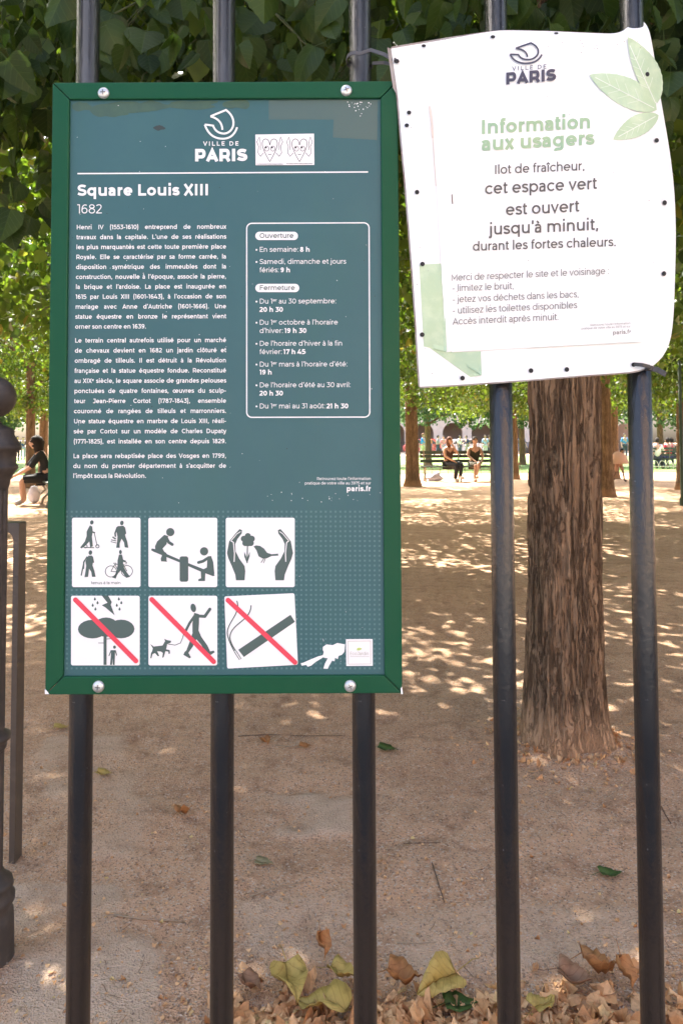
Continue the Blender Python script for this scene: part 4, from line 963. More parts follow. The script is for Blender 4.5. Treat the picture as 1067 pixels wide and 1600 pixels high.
def leaf_print(I, a, b, wl, wr, n=22, m=5, cut=None):  # leaf shape on axis a->b with widths left/right
    dx, dy = b[0]-a[0], b[1]-a[1]; l = math.hypot(dx, dy); nx_, ny_ = -dy/l, dx/l; vs = []; fs = []
    li = I._up()
    for i in range(n+1):
        t = i/n; s_ = math.sin(math.pi*t**.85)**.8 if 0 < t < 1 else 0
        for j in range(-m, m+1):
            f = j/m; wd = (wr if f > 0 else wl)*abs(f)*s_*(1+.03*(i % 2)*(abs(f) == 1))*(1 if f > 0 else -1)
            u, v = a[0]+dx*t+nx_*wd, a[1]+dy*t+ny_*wd; vs.append(I.fn(u, v, li))
    for i in range(n):
        for j in range(2*m): k = i*(2*m+1)+j; fs.append((k, k+1, k+2*m+2, k+2*m+1))
    I.mb.add(vs, fs)
for a, b_, wl, wr in (((1026,171),(921,116),19,25), ((1027,160),(981,57),13,25), ((1029,179),(958,217),15,17)):
    I = Ink(onsheet, .0014); leaf_print(I, a, b_, wl, wr); I.build('printed_leaf', M_gleaf, notice)
for a, b_ in (((1022,168),(930,120)), ((1024,160),(984,70)), ((1024,181),(966,213))):
    I = Ink(onsheet, .0017); I.stroke([a, b_], 1.3, 4)
    for t_ in (.25,.42,.58,.74):
        cx, cy = a[0]+(b_[0]-a[0])*t_, a[1]+(b_[1]-a[1])*t_; dx, dy = (b_[0]-a[0])*.14, (b_[1]-a[1])*.14
        for s_ in (-1, 1): I.stroke([(cx, cy), (cx+dx-s_*dy*.9, cy+dy+s_*dx*.9)], .6, 3)
    I.build('leaf_vein', mat('pale_vein_print', (.74,.80,.69), .55) if 'pale_vein_print' not in bpy.data.materials else bpy.data.materials['pale_vein_print'], notice)
I = Ink(onsheet, .0003); vs, fs = patch([(655,413),(692,411),(698,549),(662,541)], 8, 20, .0003); I.mb.add(vs, fs)
vs, fs = patch([(664,538),(705,549.5),(752,586),(735,589)], 14, 14, .0003); I.mb.add(vs, fs); I.mb.add(*patch([(700,550.5),(751,548.5),(752.5,586),(715,563)], 8, 8, .00032)); I.build('printed_leaf', M_gleaf, notice)
INK = Ink(onsheet, .0015)
LC = lambda x, y: (822+(x-345.5)*.985 , 66.5+(y-171)*.70 - .055*(x-345.5))
for pts in (bez((329,181),(338,177),(346,174),(353,171),5) + bez((353,171),(372,184),(366,207),(350,208),12)[1:], bez((329,181),(340,184),(347,190),(347.5,202),8),
    bez((320,194),(325,194),(328,195),(333,195.5),4) + bez((333,195.5),(336,204),(342,208),(351,208),8)[1:], bez((320,194),(326,212),(338,216),(348,216),10) + bez((348,216),(360,216),(367,209),(370.5,198),10)[1:]):
    INK.stroke([LC(*p) for p in pts], 2.7)
INK.build('boat_emblem', M_navy, notice)
INK = Ink(onsheet, .0015)
def TP(s, x, y, x1, y1, em, w, **k): INK.text(s, x, y, em, w, x1=x1, slope=(y1-y)/(x1-x), **k)
TP('VILLE DE', 800, 109.5, 854, 106, 9.3, 105, track=2.0); TP('PARIS', 789, 131.5, 868.5, 125, 27, 180); INK.build('town_lettering', M_navy, notice)
INK = Ink(onsheet, .0015); TP('Information', 750.5, 209, 924, 199.5, 32, 145); TP('aux usagers', 751.5, 235, 928.5, 225, 32, 145); INK.build('heading', M_gtext, notice)
INK = Ink(onsheet, .0015)
TP('Ilot de fraîcheur,', 772, 271.5, 914, 265, 20.5, 92); TP('cet espace vert', 757, 303, 933, 294.5, 26.5, 100); TP('est ouvert', 789.5, 336, 905.5, 330, 26.5, 100); TP("jusqu'à minuit,", 764, 366.5, 936, 358.5, 26.5, 105); TP('durant les fortes chaleurs.', 738, 391.5, 963, 384, 20.5, 98)
INK.build('message', M_grey, notice)
INK = Ink(onsheet, .0015)
TP('Merci de respecter le site et le voisinage :', 704.5, 438.5, 952, 427.5, 15, 75); TP('- limitez le bruit,', 706, 455, 803, 451, 15, 75); TP('- jetez vos déchets dans les bacs,', 706.5, 472.5, 904.5, 464, 15, 75); TP('- utilisez les toilettes disponibles', 706.5, 490, 902, 481, 15, 75); TP('Accès interdit après minuit.', 707, 507, 873, 499.5, 15, 78)
INK.build('request_lettering', mat('faded_grey_ink', (.20,.19,.18), .6), notice)
INK = Ink(onsheet, .0015); TP("Retrouvez toute l'information", 922, 509, 985, 506, 4.6, 80); TP('pratique de votre ville au 3975 et sur', 908, 514.5, 985, 511, 4.6, 80); TP('paris.fr', 957, 522.5, 986, 520.8, 9, 130); INK.build('web_lettering', M_pale, notice)
I = Ink(onsheet, .0014); I.stroke([(671,165),(674,185),(676,215)], 3.0, 4); I.stroke([(676,215),(679,260),(681,290)], 1.2, 4); I.build('rust_streak', M_rust, notice)
I = Ink(onsheet, .0014); I.stroke([(706,303),(706.5,312),(707,318)], 1.6, 4); r_ = random.Random(12)
for k in range(38): I.disc((r_.uniform(640,1030), r_.uniform(55,590)), r_.uniform(.3,.75), n=6)
for k in range(26): I.disc((r_.gauss(930,40), 60+abs(r_.gauss(0,10))), r_.uniform(.3,.8), n=6)
tag(I.build('speck', mat('brown_speck', (.16,.10,.07), .7), notice), kind='stuff')
eye = [(662,70.5,3.4,2.3),(770,56.5,3.6,2.6),(869,50.8,3.6,1.6),(639,175,3.5,3.2),(635.5,195,3.5,3),(651.5,299.5,3.5,3.6),(660,412,3.6,3.6),(659.5,522.5,3.7,3.6),(722.5,590.5,3.7,3.7),(829.5,578.8,3.7,3.7),(885.5,577,3.7,3.7),(1011.5,115,3.2,3.6),(1026,218.5,3.4,3.6),(1038.5,316,3.4,3.8),(1037.5,427,3.4,3.8),(619.5,95,4.5,3),(990,569.5,3.6,3.4)]
for x, y, a, b_ in eye:
    I = Ink(onsheet, .0020); I.disc((x, y), a, b_); I.build('eyelet', M_hole, notice)

# cable ties
M_tie = mat('black_nylon', (.03,.03,.031), .42); M_tie2 = mat('grey_weathered_nylon', (.075,.072,.072), .5)
def strap(pts, w, th, up=Vector((0,0,1))):
    q = MB(); vs = []
    pts = [Vector(p) for p in pts]
    for i, p in enumerate(pts):
        d = (pts[min(i+1, len(pts)-1)]-pts[max(i-1, 0)]).normalized(); nrm = d.cross(up).normalized(); u2 = nrm.cross(d).normalized()
        vs += [p+u2*w/2+nrm*th/2, p-u2*w/2+nrm*th/2, p-u2*w/2-nrm*th/2, p+u2*w/2-nrm*th/2]
    fs = [(0,1,2,3), tuple(len(vs)-4+k for k in (3,2,1,0))]
    for i in range(len(pts)-1):
        for k in range(4): a = 4*i+k; b_ = 4*i+(k+1) % 4; fs.append((a, b_, b_+4, a+4))
    q.add(vs, fs); return q
bx5 = bars_x[4]; e0 = onsheet(990, 569, .0015); e0.y -= .001
tie = empty('cable_tie', e0); tag(tie, 'black cable tie holding the bottom right corner of the white notice', 'cable tie')
zc = P(1003, 576, BY).z
loop = [e0, e0+Vector((.008,-.0035,-.0012)), e0+Vector((.016,-.0025,-.0030)), P(1016, 574, sheetY(1016,574)-.004)]
strap(loop, .0042, .0014).build('strap', M_tie, tie, bevel=.0004)
hd = P(1014, 575, sheetY(1014,575)-.0042); q = MB(); q.box((-.0035,-.003,-.0030), (.0035,.003,.0030), Matrix.Translation(hd) @ Matrix.Rotation(R(14), 4, 'Y')); q.build('tie_head', M_tie, tie, bevel=.0008)
strap([hd, hd+Vector((.007,-.004,-.002)), P(1040, 584.5, .815)], .0058, .0013).build('tail', M_tie2, tie, bevel=.0003)
ring = [Vector((bx5+.0155*math.cos(a), BY+.0155*math.sin(a), zc)) for a in [R(250-15*k) for k in range(17)]]
strap([e0+Vector((0,.003,0))] + ring[2:] , .0042, .0012).build('strap', M_tie, tie)
bx3 = bars_x[2]; zt = P(560, 89, BY).z; xx = P(561, 89, BY).x
tie = empty('cable_tie', (xx, BY, zt)); tag(tie, 'grey cable tie round the third railing, pulling the notice by its top left corner', 'cable tie')
a0 = P(548, 94, BY-.012); end = onsheet(621, 95, .0015)
pts = [Vector((bx3-.0005+.0150*math.cos(R(a)), BY+.0150*math.sin(R(a)), zt-.0035+.002*math.sin(R(a*2)))) for a in range(60, 271, 15)]
strap(pts + [Vector((bx3+.012, BY-.0175, zt-.0005)), (Vector((bx3+.012, BY-.0175, zt))+end)/2+Vector((0,-.001,.0007)), end], .0042, .0013).build('strap', M_tie2, tie, bevel=.0003)
pts = [Vector((bx3+.0150*math.cos(R(a)), BY+.0150*math.sin(R(a)), zt-.009)) for a in range(120, -30, -15)]
strap(pts + [Vector((bx3+.028, BY-.008, zt-.0105)), end+Vector((-.001,.004,-.002))], .0036, .0012).build('strap', M_tie2, tie)

# ---------------------------------------------------------------- iron gate post and hoop barrier at the left
M_iron = mat('weathered_iron', (.052,.042,.036), .55, spec=.45, noise=(22, (.095,.078,.066), .45, .75), bump=(60, .4, .003))
DP = 1.69; pc = P(-9, 620, DP); post = empty('gate_post', (pc.x, DP, 0)); tag(post, 'cast iron gate post with a ball finial, cut by the left edge', 'post')
kx = DP/FPX; zz = lambda y: P(0, y, DP).z
prof = [(r_*kx, zz(y)) for r_, y in [(9,648),(9,656),(13,663),(27,669),(30,673),(30,679),(34,686),(38,693),(41,698),(40,703),(34,706),(33,724),(36,728),(36,732),(30,740),(26,748),(24,758),(22,764)]]
q = MB(); q.lathe((pc.x, DP, 0), prof[::-1], 40); q.build('capital', M_iron, post, smooth=True)
q = MB(); q.ball((pc.x, DP, zz(620)), 32.5*kx, 32, 20); q.build('ball_finial', M_iron, post, smooth=True)
q = MB(); n = 72; ys = [zz(764), zz(1372)]; vs = []
for z in ys:
    for k in range(n): r0 = (20.5 + 1.6*math.cos(12*2*math.pi*k/n))*kx; vs.append((pc.x+r0*math.cos(2*math.pi*k/n), DP+r0*math.sin(2*math.pi*k/n), z))
q.add(vs, [(k, (k+1) % n, (k+1) % n+n, k+n) for k in range(n)]); q.build('shaft', M_iron, post, smooth=True)
q = MB(); q.lathe((pc.x, DP, 0), [(r_*kx, zz(y)) for r_, y in [(20,1175),(25,1170),(26,1165),(24,1162),(31,1156),(31,1149),(25,1145),(20,1140)]], 40); q.build('shaft_ring', M_iron, post, smooth=True)
q = MB(); q.lathe((pc.x, DP, 0), [(r_*kx, zz(y)) for r_, y in [(40,1500),(39,1440),(38,1428),(34,1420),(40,1410),(40,1402),(34,1394),(38,1386),(36,1378),(27,1370),(22,1360)]], 40); q.build('base', M_iron, post, smooth=True)
BYc = 2.10; bl = P(18, 1330, BYc-.024); zt = P(20, 817, BYc-.024).z
bar_ = empty('hoop_barrier', (bl.x, BYc, 0)); tag(bar_, 'low flat iron hoop barrier standing on the soil at the left edge', 'barrier')
M_hoop = mat('brown_black_iron', (.085,.066,.05), .45, noise=(14, (.13,.10,.075), .5, .75), bump=(50, .3, .002))
w = .0165; xr = P(27.5, 1000, BYc-.024).x
def flat_hoop(xa, xb, z0, z1, rr_):
    o = [(xb, z0)] + [(xb-rr_+rr_*math.cos(R(a)), z1-rr_+rr_*math.sin(R(a))) for a in range(0, 91, 15)] + [(xa+rr_+rr_*math.cos(R(a)), z1-rr_+rr_*math.sin(R(a))) for a in range(90, 181, 15)] + [(xa, z0)]
    return o
out = flat_hoop(xr-.62, xr, -.05, zt, .004); inn = flat_hoop(xr-.62+w, xr-w, -.05, zt-.022, .03)
q = MB(); n = len(out); vs = [(p[0], y, p[1]) for y in (BYc-.024, BYc+.024) for p in out+inn]; fs = []
for k in range(n-1):
    fs += [(k, k+1, n+k+1, n+k), (2*n+k+1, 2*n+k, 3*n+k, 3*n+k+1), (k+1, k, 2*n+k, 2*n+k+1), (n+k, n+k+1, 3*n+k+1, 3*n+k)]
q.add(vs, fs); q.build('hoop', M_hoop, bar_, bevel=.002)
# thin green post at the right edge
gp = G(1066.5, 790); q = MB(); q.lathe((gp.x, gp.y, 0), [(.05,-.03),(.05,.12),(.032,.15),(.030,2.6),(.0,2.62)], 20)
q.build('park_post', mat('post_green_paint', (.05,.075,.045), .5), smooth=True); o = bpy.data.objects['park_post']; tag(o, 'thin grey green metal post cut by the right edge', 'post')
# ---------------------------------------------------------------- benches and people
M_slat = mat('bench_green_slats', (.03,.05,.035), .55); M_cast = mat('bench_cast_iron', (.20,.17,.12), .6)
def bench(x, y, L_, rz, label):
    t = empty('park_bench', (x, y, 0)); tag(t, label, 'bench', 'park benches'); t.rotation_euler.z = rz
    org = Vector((x, y, 0))
    for nm, rowz in (('seat', [(-.20,.44),(-.08,.45),(.04,.445),(.15,.43)]), ('backrest', [(.22,.60),(.26,.74),(.29,.86)])):
        q = MB()
        for yy, z in rowz:
            if nm == 'seat': q.box((x-L_/2, y+yy, z-.015), (x+L_/2, y+yy+.10, z+.015))
            else: q.box((x-L_/2, y+yy, z-.045), (x+L_/2, y+yy+.022, z+.045))
        q.build(nm, M_slat, t)
    for sx in (-L_/2+.12, 0, L_/2-.12):
        q = MB(); xx = x+sx
        q.tube([(xx, y-.20, -.02), (xx, y-.16, .12), (xx, y-.04, .24), (xx, y-.10, .36), (xx, y-.20, .43)], .022, 8)
        q.tube([(xx, y+.26, -.02), (xx, y+.20, .14), (xx, y+.06, .24), (xx, y+.12, .36), (xx, y+.22, .45), (xx, y+.30, .90)], .022, 8)
        q.build('leg', M_cast, t)
    return t
def skin_obj(name, verts, edges, radii, m, parent, root=0, sub=1):
    me = bpy.data.meshes.new(name); me.from_pydata(verts, edges, []); me.materials.append(m)
    o = bpy.data.objects.new(name, me); col.objects.link(o); o.parent = parent
    sk = o.modifiers.new('skin', 'SKIN'); sk.use_smooth_shade = True
    for i, s in enumerate(me.skin_vertices[0].data): s.radius = radii[i] if isinstance(radii[i], tuple) else (radii[i], radii[i]); s.use_root = (i == root)
    if sub: sb = o.modifiers.new('sub', 'SUBSURF'); sb.levels = sub; sb.render_levels = sub
    return o
SK = [mat('light_skin', (.50,.30,.21), .55), mat('tan_skin', (.42,.24,.16), .55), mat('brown_skin', (.22,.12,.075), .55)]
CM = {}
def cloth(c):
    if c not in CM: CM[c] = mat('cloth', c, .85)
    return CM[c]
def person(x, y, rz, pose, label, skin=0, hair=(.02,.014,.01), hairlen=.0, top=(.05,.05,.06), legs=(.03,.03,.04), short_legs=False, sleeves=True, shoes=(.05,.05,.05), s=1.0, z=0.0, skirt=False, group='people in the square', head_turn=0, overrides=None, curly=False):
    """pose 'sit', 'stand', 'walk'; the figure looks along -y before it is turned by rz"""
    t = empty('person', (x, y, z)); tag(t, label, 'person', None); t.rotation_euler.z = rz; t.scale = (s, s, s)
    if pose == 'sit':
        J = dict(pel=(0,.03,.50), spi=(0,.06,.68), che=(0,.05,.90), nec=(0,.02,1.06), hea=(0,-.02,1.17), lhi=(.09,.0,.49), rhi=(-.09,.0,.49), lkn=(.10,-.43,.49), rkn=(-.11,-.41,.50), lan=(.11,-.40,.08), ran=(-.13,-.34,.08), lsh=(.17,.04,.98), rsh=(-.17,.04,.98), lel=(.22,-.06,.74), rel=(-.22,-.04,.75), lwr=(.12,-.25,.62), rwr=(-.10,-.24,.62))
    else:
        J = dict(pel=(0,0,.93), spi=(0,.0,1.08), che=(0,0,1.30), nec=(0,-.01,1.47), hea=(0,-.03,1.58), lhi=(.09,0,.90), rhi=(-.09,0,.90), lkn=(.10,-.03,.49), rkn=(-.10,-.02,.49), lan=(.10,.02,.08), ran=(-.10,.02,.08), lsh=(.18,0,1.38), rsh=(-.18,0,1.38), lel=(.24,.02,1.12), rel=(-.24,.02,1.12), lwr=(.24,-.10,.90), rwr=(-.24,-.10,.90))
        if pose == 'walk': J.update(lkn=(.09,-.20,.52), lan=(.09,-.28,.10), rkn=(-.09,.10,.50), ran=(-.09,.34,.16), lel=(.25,.14,1.14), lwr=(.24,.10,.92), rel=(-.25,-.10,1.13), rwr=(-.22,-.30,1.02))
    if overrides: J.update(overrides)
    V = []; E = []; Rd = []; ix = {}
    def jv(k, r, p=None): ix[k] = len(V); V.append(tuple(p or J[k])); Rd.append(r); return ix[k]
    for k, r in (('pel',(.13,.10)),('spi',(.125,.095)),('che',(.145,.10)),('nec',.055),('hea',.05)): jv(k, r)
    E += [(0,1),(1,2),(2,3),(3,4)]
    for sd in 'lr':
        for k, r, pk in (('hi',.088,'pel'),('kn',.058,None),('an',.038,None)):
            i = jv(sd+k, r); E.append((ix[pk] if pk else i-1, i))
        an = J[sd+'an']; d = Vector((an[0]*.15, -1, 0)).normalized()
        i = jv(sd+'to', .036, (an[0]+d.x*.15, an[1]+d.y*.15, an[2]-.045)); E.append((i-1, i))
        for k, r, pk in (('sh',.055,'che'),('el',.042,None),('wr',.028,None)):
            i = jv(sd+k, r); E.append((ix[pk] if pk else i-1, i))
        w_, e_ = Vector(J[sd+'wr']), Vector(J[sd+'el']); d = (w_-e_).normalized(); side = d.cross(Vector((0,0,1))).normalized() if abs(d.z) < .95 else Vector((0,1,0))
        pm = jv(sd+'pa', (.034,.018), tuple(w_+d*.07)); E.append((ix[sd+'wr'], pm))
        for f in range(4):
            o_ = side*(f-1.5)*.02; ln = (.075,.085,.08,.06)[f]
            a = jv(sd+'f%d' % f, .0095, tuple(w_+d*.10+o_)); E.append((pm, a)); b_ = jv(sd+'g%d' % f, .008, tuple(w_+d*(.10+ln*.8)+o_+Vector((0,0,-.018)))); E.append((a, b_))
        a = jv(sd+'t', .010, tuple(w_+d*.065-side*.045)); E.append((pm, a))
    body = skin_obj('body', V, E, Rd, SK[skin], t)
    hc = Vector(J['hea']); Mh = Matrix.Rotation(head_turn, 3, 'Z')
    q = MB(); q.ball(hc+Vector((0,0,.03)), (.075,.092,.118), 20, 14)
    hv = []
    for v in q.v:                               # shape the skull: chin, nose, brow and cheeks
        d = Vector(v)-hc-Vector((0,0,.03))
        if d.z < -.03: d.x *= .80+.2*(1+d.z/.12); 
        if d.y < -.07 and abs(d.x) < .022 and -.045 < d.z < .012: d.y -= .022
        if d.y < -.05 and .02 < abs(d.x) < .05 and -.002 < d.z < .03: d.y += .008
        if d.y < -.06 and abs(d.x) < .03 and -.075 < d.z < -.05: d.y -= .006
        hv.append(tuple(hc+Vector((0,0,.03))+Mh @ d))
    q.v = hv; q.build('head', SK[skin], t, smooth=True); 
    me = bpy.data.objects[-1].data if False else None
    hm = cloth(hair); q = MB(); q.ball((0,0,0), (.086,.100,.115), 22, 16); vs = []; rr_ = random.Random(int(abs(x)*100))
    for v in q.v:
        d = Vector(v); front = max(0, -d.y/.1)
        if d.z < .02 and d.y < -.02: d = d*.80
        if hairlen and d.z < .0 and d.y > -.03: d.z -= hairlen*min(1, -d.z/.08); d.y *= .85 if d.z < -.15 else 1
        if curly: d = d*1.22 + Vector((0,.02,-.02)); d.z -= .05 if d.z < 0 and d.y > -.02 else 0; d *= 1+rr_.uniform(-.02,.16)
        d *= 1+rr_.uniform(-.03,.05); vs.append(tuple(hc+Vector((0,.014,.042))+Mh @ d))
    q.v = vs; q.build('hair', hm, t, smooth=True)
    for o in t.children:                        # heads and hair were laid out in the figure's own space
        if o.type == 'MESH' and o.name.split('.')[0] in ('head', 'hair'): o.location = Vector((x, y, z))
    def garment(name, ks, add, m, extra=()):
        vv = [V[ix[k]] for k in ks[0]]; ee = []; rr2 = []
        names = list(ks[0])
        for k in names:
            r = Rd[ix[k]]; r = r if isinstance(r, tuple) else (r, r); rr2.append((r[0]+add, r[1]+add))
        for a, b_ in ks[1]: ee.append((names.index(a), names.index(b_)))
        skin_obj(name, vv, ee, rr2, m, t)
    tn = ['pel','spi','che','lsh','rsh']; te = [('pel','spi'),('spi','che'),('che','lsh'),('che','rsh')]
    if sleeves: tn += ['lel','rel']; te += [('lsh','lel'),('rsh','rel')]
    if sleeves == 2: tn += ['lwr','rwr']; te += [('lel','lwr'),('rel','rwr')]
    garment('shirt', (tn, te), .016, cloth(top))
    ln = ['pel','lhi','rhi','lkn','rkn']; le = [('pel','lhi'),('pel','rhi'),('lhi','lkn'),('rhi','rkn')]
    if not short_legs: ln += ['lan','ran']; le += [('lkn','lan'),('rkn','ran')]
    garment('trousers', (ln, le), .018 if not short_legs else .022, cloth(legs))
    for sd in 'lr': garment('shoe', ([sd+'an', sd+'to'], [(sd+'an', sd+'to')]), .014, cloth(shoes))
    return t
def gx_(px, py): g_ = G(px, py); return g_.x, g_.y
# left: seated with curly dark hair, elbows on the knees
x, y = gx_(70, 788); bench(x+.12, y+.06, 1.9, R(-62), 'green slatted bench under the curly haired person at the left')
person(x, y, R(-62), 'sit', 'person with curly dark hair in black shorts bent forward on the left bench', skin=0, hair=(.012,.008,.006), top=(.018,.02,.022), legs=(.012,.012,.014), short_legs=True, shoes=(.36,.34,.33), sleeves=True, curly=True,
   overrides=dict(spi=(0,.0,.70), che=(0,-.09,.91), nec=(0,-.15,1.05), hea=(0,-.19,1.15), lsh=(.17,-.09,.98), rsh=(-.17,-.09,.98), lel=(.2,-.30,.70), rel=(-.2,-.30,.70), lwr=(.05,-.50,.58), rwr=(-.05,-.50,.58)))
bgp = G(53, 786); q = MB(); vs = []
bgm = MB(); bgm.ball((bgp.x, bgp.y, .15), (.12,.08,.15), 18, 12); rr = random.Random(6); bgm.v = [(v[0]+rr.uniform(-.012,.012), v[1]+rr.uniform(-.012,.012), max(.0, v[2]) + (.04 if v[2] > .26 else 0)) for v in bgm.v]
o = bgm.build('carrier_bag', cloth((.62,.62,.66)), smooth=True); tag(o, 'white carrier bag on the ground under the left bench', 'bag')
# the pair on the bench in the sun
x, y = gx_(722, 753); bench(x-.02, y+.25, 2.3, R(0), 'dark bench with two women in the sunlight across the soil')
xa, ya = gx_(704, 753); person(xa, y+.22, R(38), 'sit', 'woman with long auburn hair in black leggings on the sunlit bench', skin=1, hair=(.10,.035,.018), hairlen=.20, top=(.09,.035,.02), legs=(.012,.012,.016), sleeves=False, shoes=(.5,.45,.42), overrides=dict(lwr=(.06,-.12,1.02), lel=(.19,-.16,.82), lkn=(.02,-.46,.54), lan=(-.10,-.52,.16)), head_turn=.3)
xb, yb = gx_(745, 753); person(xb, y+.22, R(8), 'sit', 'woman in a dark olive dress with bare crossed legs on the sunlit bench', skin=1, hair=(.02,.014,.01), top=(.035,.03,.014), legs=(.05,.042,.02), short_legs=True, sleeves=False, shoes=(.40,.27,.2), overrides=dict(lkn=(-.03,-.44,.56), lan=(-.12,-.46,.18)))
bx_, by_ = gx_(677, 751); q = MB(); q.ball((bx_, by_-.2, .10), (.25,.12,.13), 24, 16); rr = random.Random(9); q.v = [(v[0]+.05*math.sin(v[2]*30), v[1]+.02*math.sin(v[0]*25), max(0, v[2]*(1+.35*math.sin((v[0]-bx_)*11)))+rr.uniform(-.006,.006)) for v in q.v]; q.tube([(bx_-.18,by_-.2,.16),(bx_-.22,by_-.22,.05),(bx_-.36,by_-.28,.02),(bx_-.40,by_-.30,.03),(bx_-.25,by_-.26,.02)], .012, 6); o = q.build('shoulder_bag', cloth((.42,.44,.55)), smooth=True); tag(o, 'pale blue shoulder bag on the ground left of the sunlit bench', 'bag')
wx, wy = gx_(661, 721); person(wx, wy, R(60), 'walk', 'person in a bright blue shirt walking across the lawn', skin=0, top=(.03,.26,.62), legs=(.55,.50,.42), hair=(.2,.1,.05), s=1.0)
cx, cy = gx_(967, 753); person(cx, cy, R(20), 'walk', 'small child in a peach cape behind the thick trunk', skin=2, hair=(.012,.008,.006), top=(.62,.34,.22), legs=(.50,.28,.18), short_legs=True, sleeves=True, s=.58, shoes=(.10,.05,.04), overrides=dict(spi=(0,-.03,1.08), che=(0,-.12,1.28), nec=(0,-.2,1.42), hea=(0,-.26,1.50), lsh=(.18,-.12,1.36), rsh=(-.18,-.12,1.36)))
q = MB(); zc = [(.34,.52),(.32,.60),(.25,.74),(.15,.84),(.09,.87)]; q.lathe((cx, cy, 0), [(r_*.82, z) for r_, z in zc], 24); q.v = [(v[0]-.10*(.9-v[2])*0, v[1]-.09*(v[2]-.5)*1.3, v[2]) for v in q.v]
cp = q.build('cape', cloth((.62,.36,.24)), smooth=True); kid = [o for o in bpy.data.objects if o.get('label', '').startswith('small child')][0]; cp.parent = kid; cp.matrix_parent_inverse = (Matrix.Translation(kid.location) @ kid.rotation_euler.to_matrix().to_4x4() @ Matrix.Scale(.58, 4)).inverted()
# people sitting along the sunlit lawn at right, and strollers far away
def at_depth(px, Y): return P(px, 700, Y).x, Y
for px, Y, pose, rz, lab, top_, leg_, sk in ((1027, 31, 'sit', 150, 'seated person in a white shirt on the far bench at right', (.75,.73,.70), (.05,.05,.07), 0), (1043, 31.2, 'sit', 200, 'seated person in a red shirt on the far bench at right', (.55,.03,.05), (.08,.10,.20), 1), (1049.5, 33, 'sit', 170, 'seated person in black beside the red shirt', (.03,.03,.035), (.05,.05,.06), 0)):
    x, y = at_depth(px, Y); person(x, y, R(rz), pose, lab, skin=sk, top=top_, legs=leg_, sleeves=True, shoes=(.1,.1,.1))
x, y = at_depth(1040, 31.3); bench(x, y-.15, 2.4, R(175), 'far bench at the right edge with three seated people')
far = [(36, 54, 'stand', 20, 'standing person in a blue jacket far off at the left edge', (.04,.06,.16), (.35,.36,.42)), (27, 50, 'stand', 60, 'dark dressed person far off behind the iron post', (.03,.03,.04), (.03,.03,.05)),
 (651, 60, 'stand', -20, 'far standing person in dark clothes beside the sign edge', (.06,.05,.06), (.04,.05,.10)), (684, 58, 'walk', 80, 'far walker in grey left of the auburn haired woman', (.25,.25,.28), (.05,.06,.12)), (693, 63, 'stand', 10, 'far person in pink among the strollers', (.55,.25,.25), (.30,.30,.36)), (718, 60, 'stand', 40, 'far person in white between the two women', (.7,.7,.7), (.08,.09,.14)), (729, 61, 'walk', -70, 'far walker in navy between the two women', (.04,.05,.12), (.3,.28,.25)), (758, 58, 'stand', 0, 'far person in pale blue right of the bench', (.30,.42,.62), (.5,.48,.45)), (764, 62, 'walk', 60, 'far walker in black at the fourth railing', (.03,.03,.03), (.05,.05,.06)), (817, 56, 'stand', 30, 'far person in mauve between railing and thick trunk', (.35,.25,.42), (.05,.05,.08)), (976, 52, 'stand', 0, 'far person in bright blue above the child', (.06,.25,.55), (.05,.06,.1)), (671, 62, 'stand', 30, 'far person in orange behind the blue walker', (.55,.22,.08), (.10,.12,.22))]
for px, Y, pose, rz, lab, top_, leg_ in far:
    x, y = at_depth(px, Y); person(x, y, R(rz), pose, lab, skin=0, top=top_, legs=leg_, sleeves=True)
# low white hoops edging the lawn, and the dark railing far across
M_hw = mat('white_hoop_paint', (.6,.6,.57), .5)
def lawn_fence(x0, x1, Y, h_, st, m, label):
    t = empty('lawn_fence', (x0, Y, 0)); tag(t, label, 'fence'); q = MB(); n = int((x1-x0)/st)
    for i in range(n):
        x = x0+i*st; q.tube([(x, Y, -.02), (x, Y, h_*.6), (x+st*.25, Y, h_*.93), (x+st*.5, Y, h_), (x+st*.75, Y, h_*.93), (x+st, Y, h_*.6), (x+st, Y, -.02)], .009, 5)
    q.build('hoop_row', m, t); q = MB(); q.box((x0, Y-.012, h_*.45), (x1, Y+.012, h_*.45+.02)); q.build('rail', m, t)
lawn_fence(1.5, 6.6, 27.2, .34, .3, mat('brown_hoop_paint', (.10,.07,.05), .6), 'low brown hoop edging along the lawn behind the bench')
lawn_fence(10.5, 17, 28.5, .42, .28, M_hw, 'low white hoop edging along the lawn at right')
t = empty('square_railing', (-10, 66, 0)); tag(t, 'dark iron railing across the far side of the lawn', 'fence')
q = MB()
for i in range(150): q.box((-10+.3*i, 66, 0), (-10+.3*i+.03, 66.03, 1.25))
q.build('bar_row', M_black, t); q = MB(); q.box((-10, 65.99, 1.1), (35, 66.04, 1.14)); q.box((-10, 65.99, .12), (35, 66.04, .16)); q.build('rail', M_black, t)
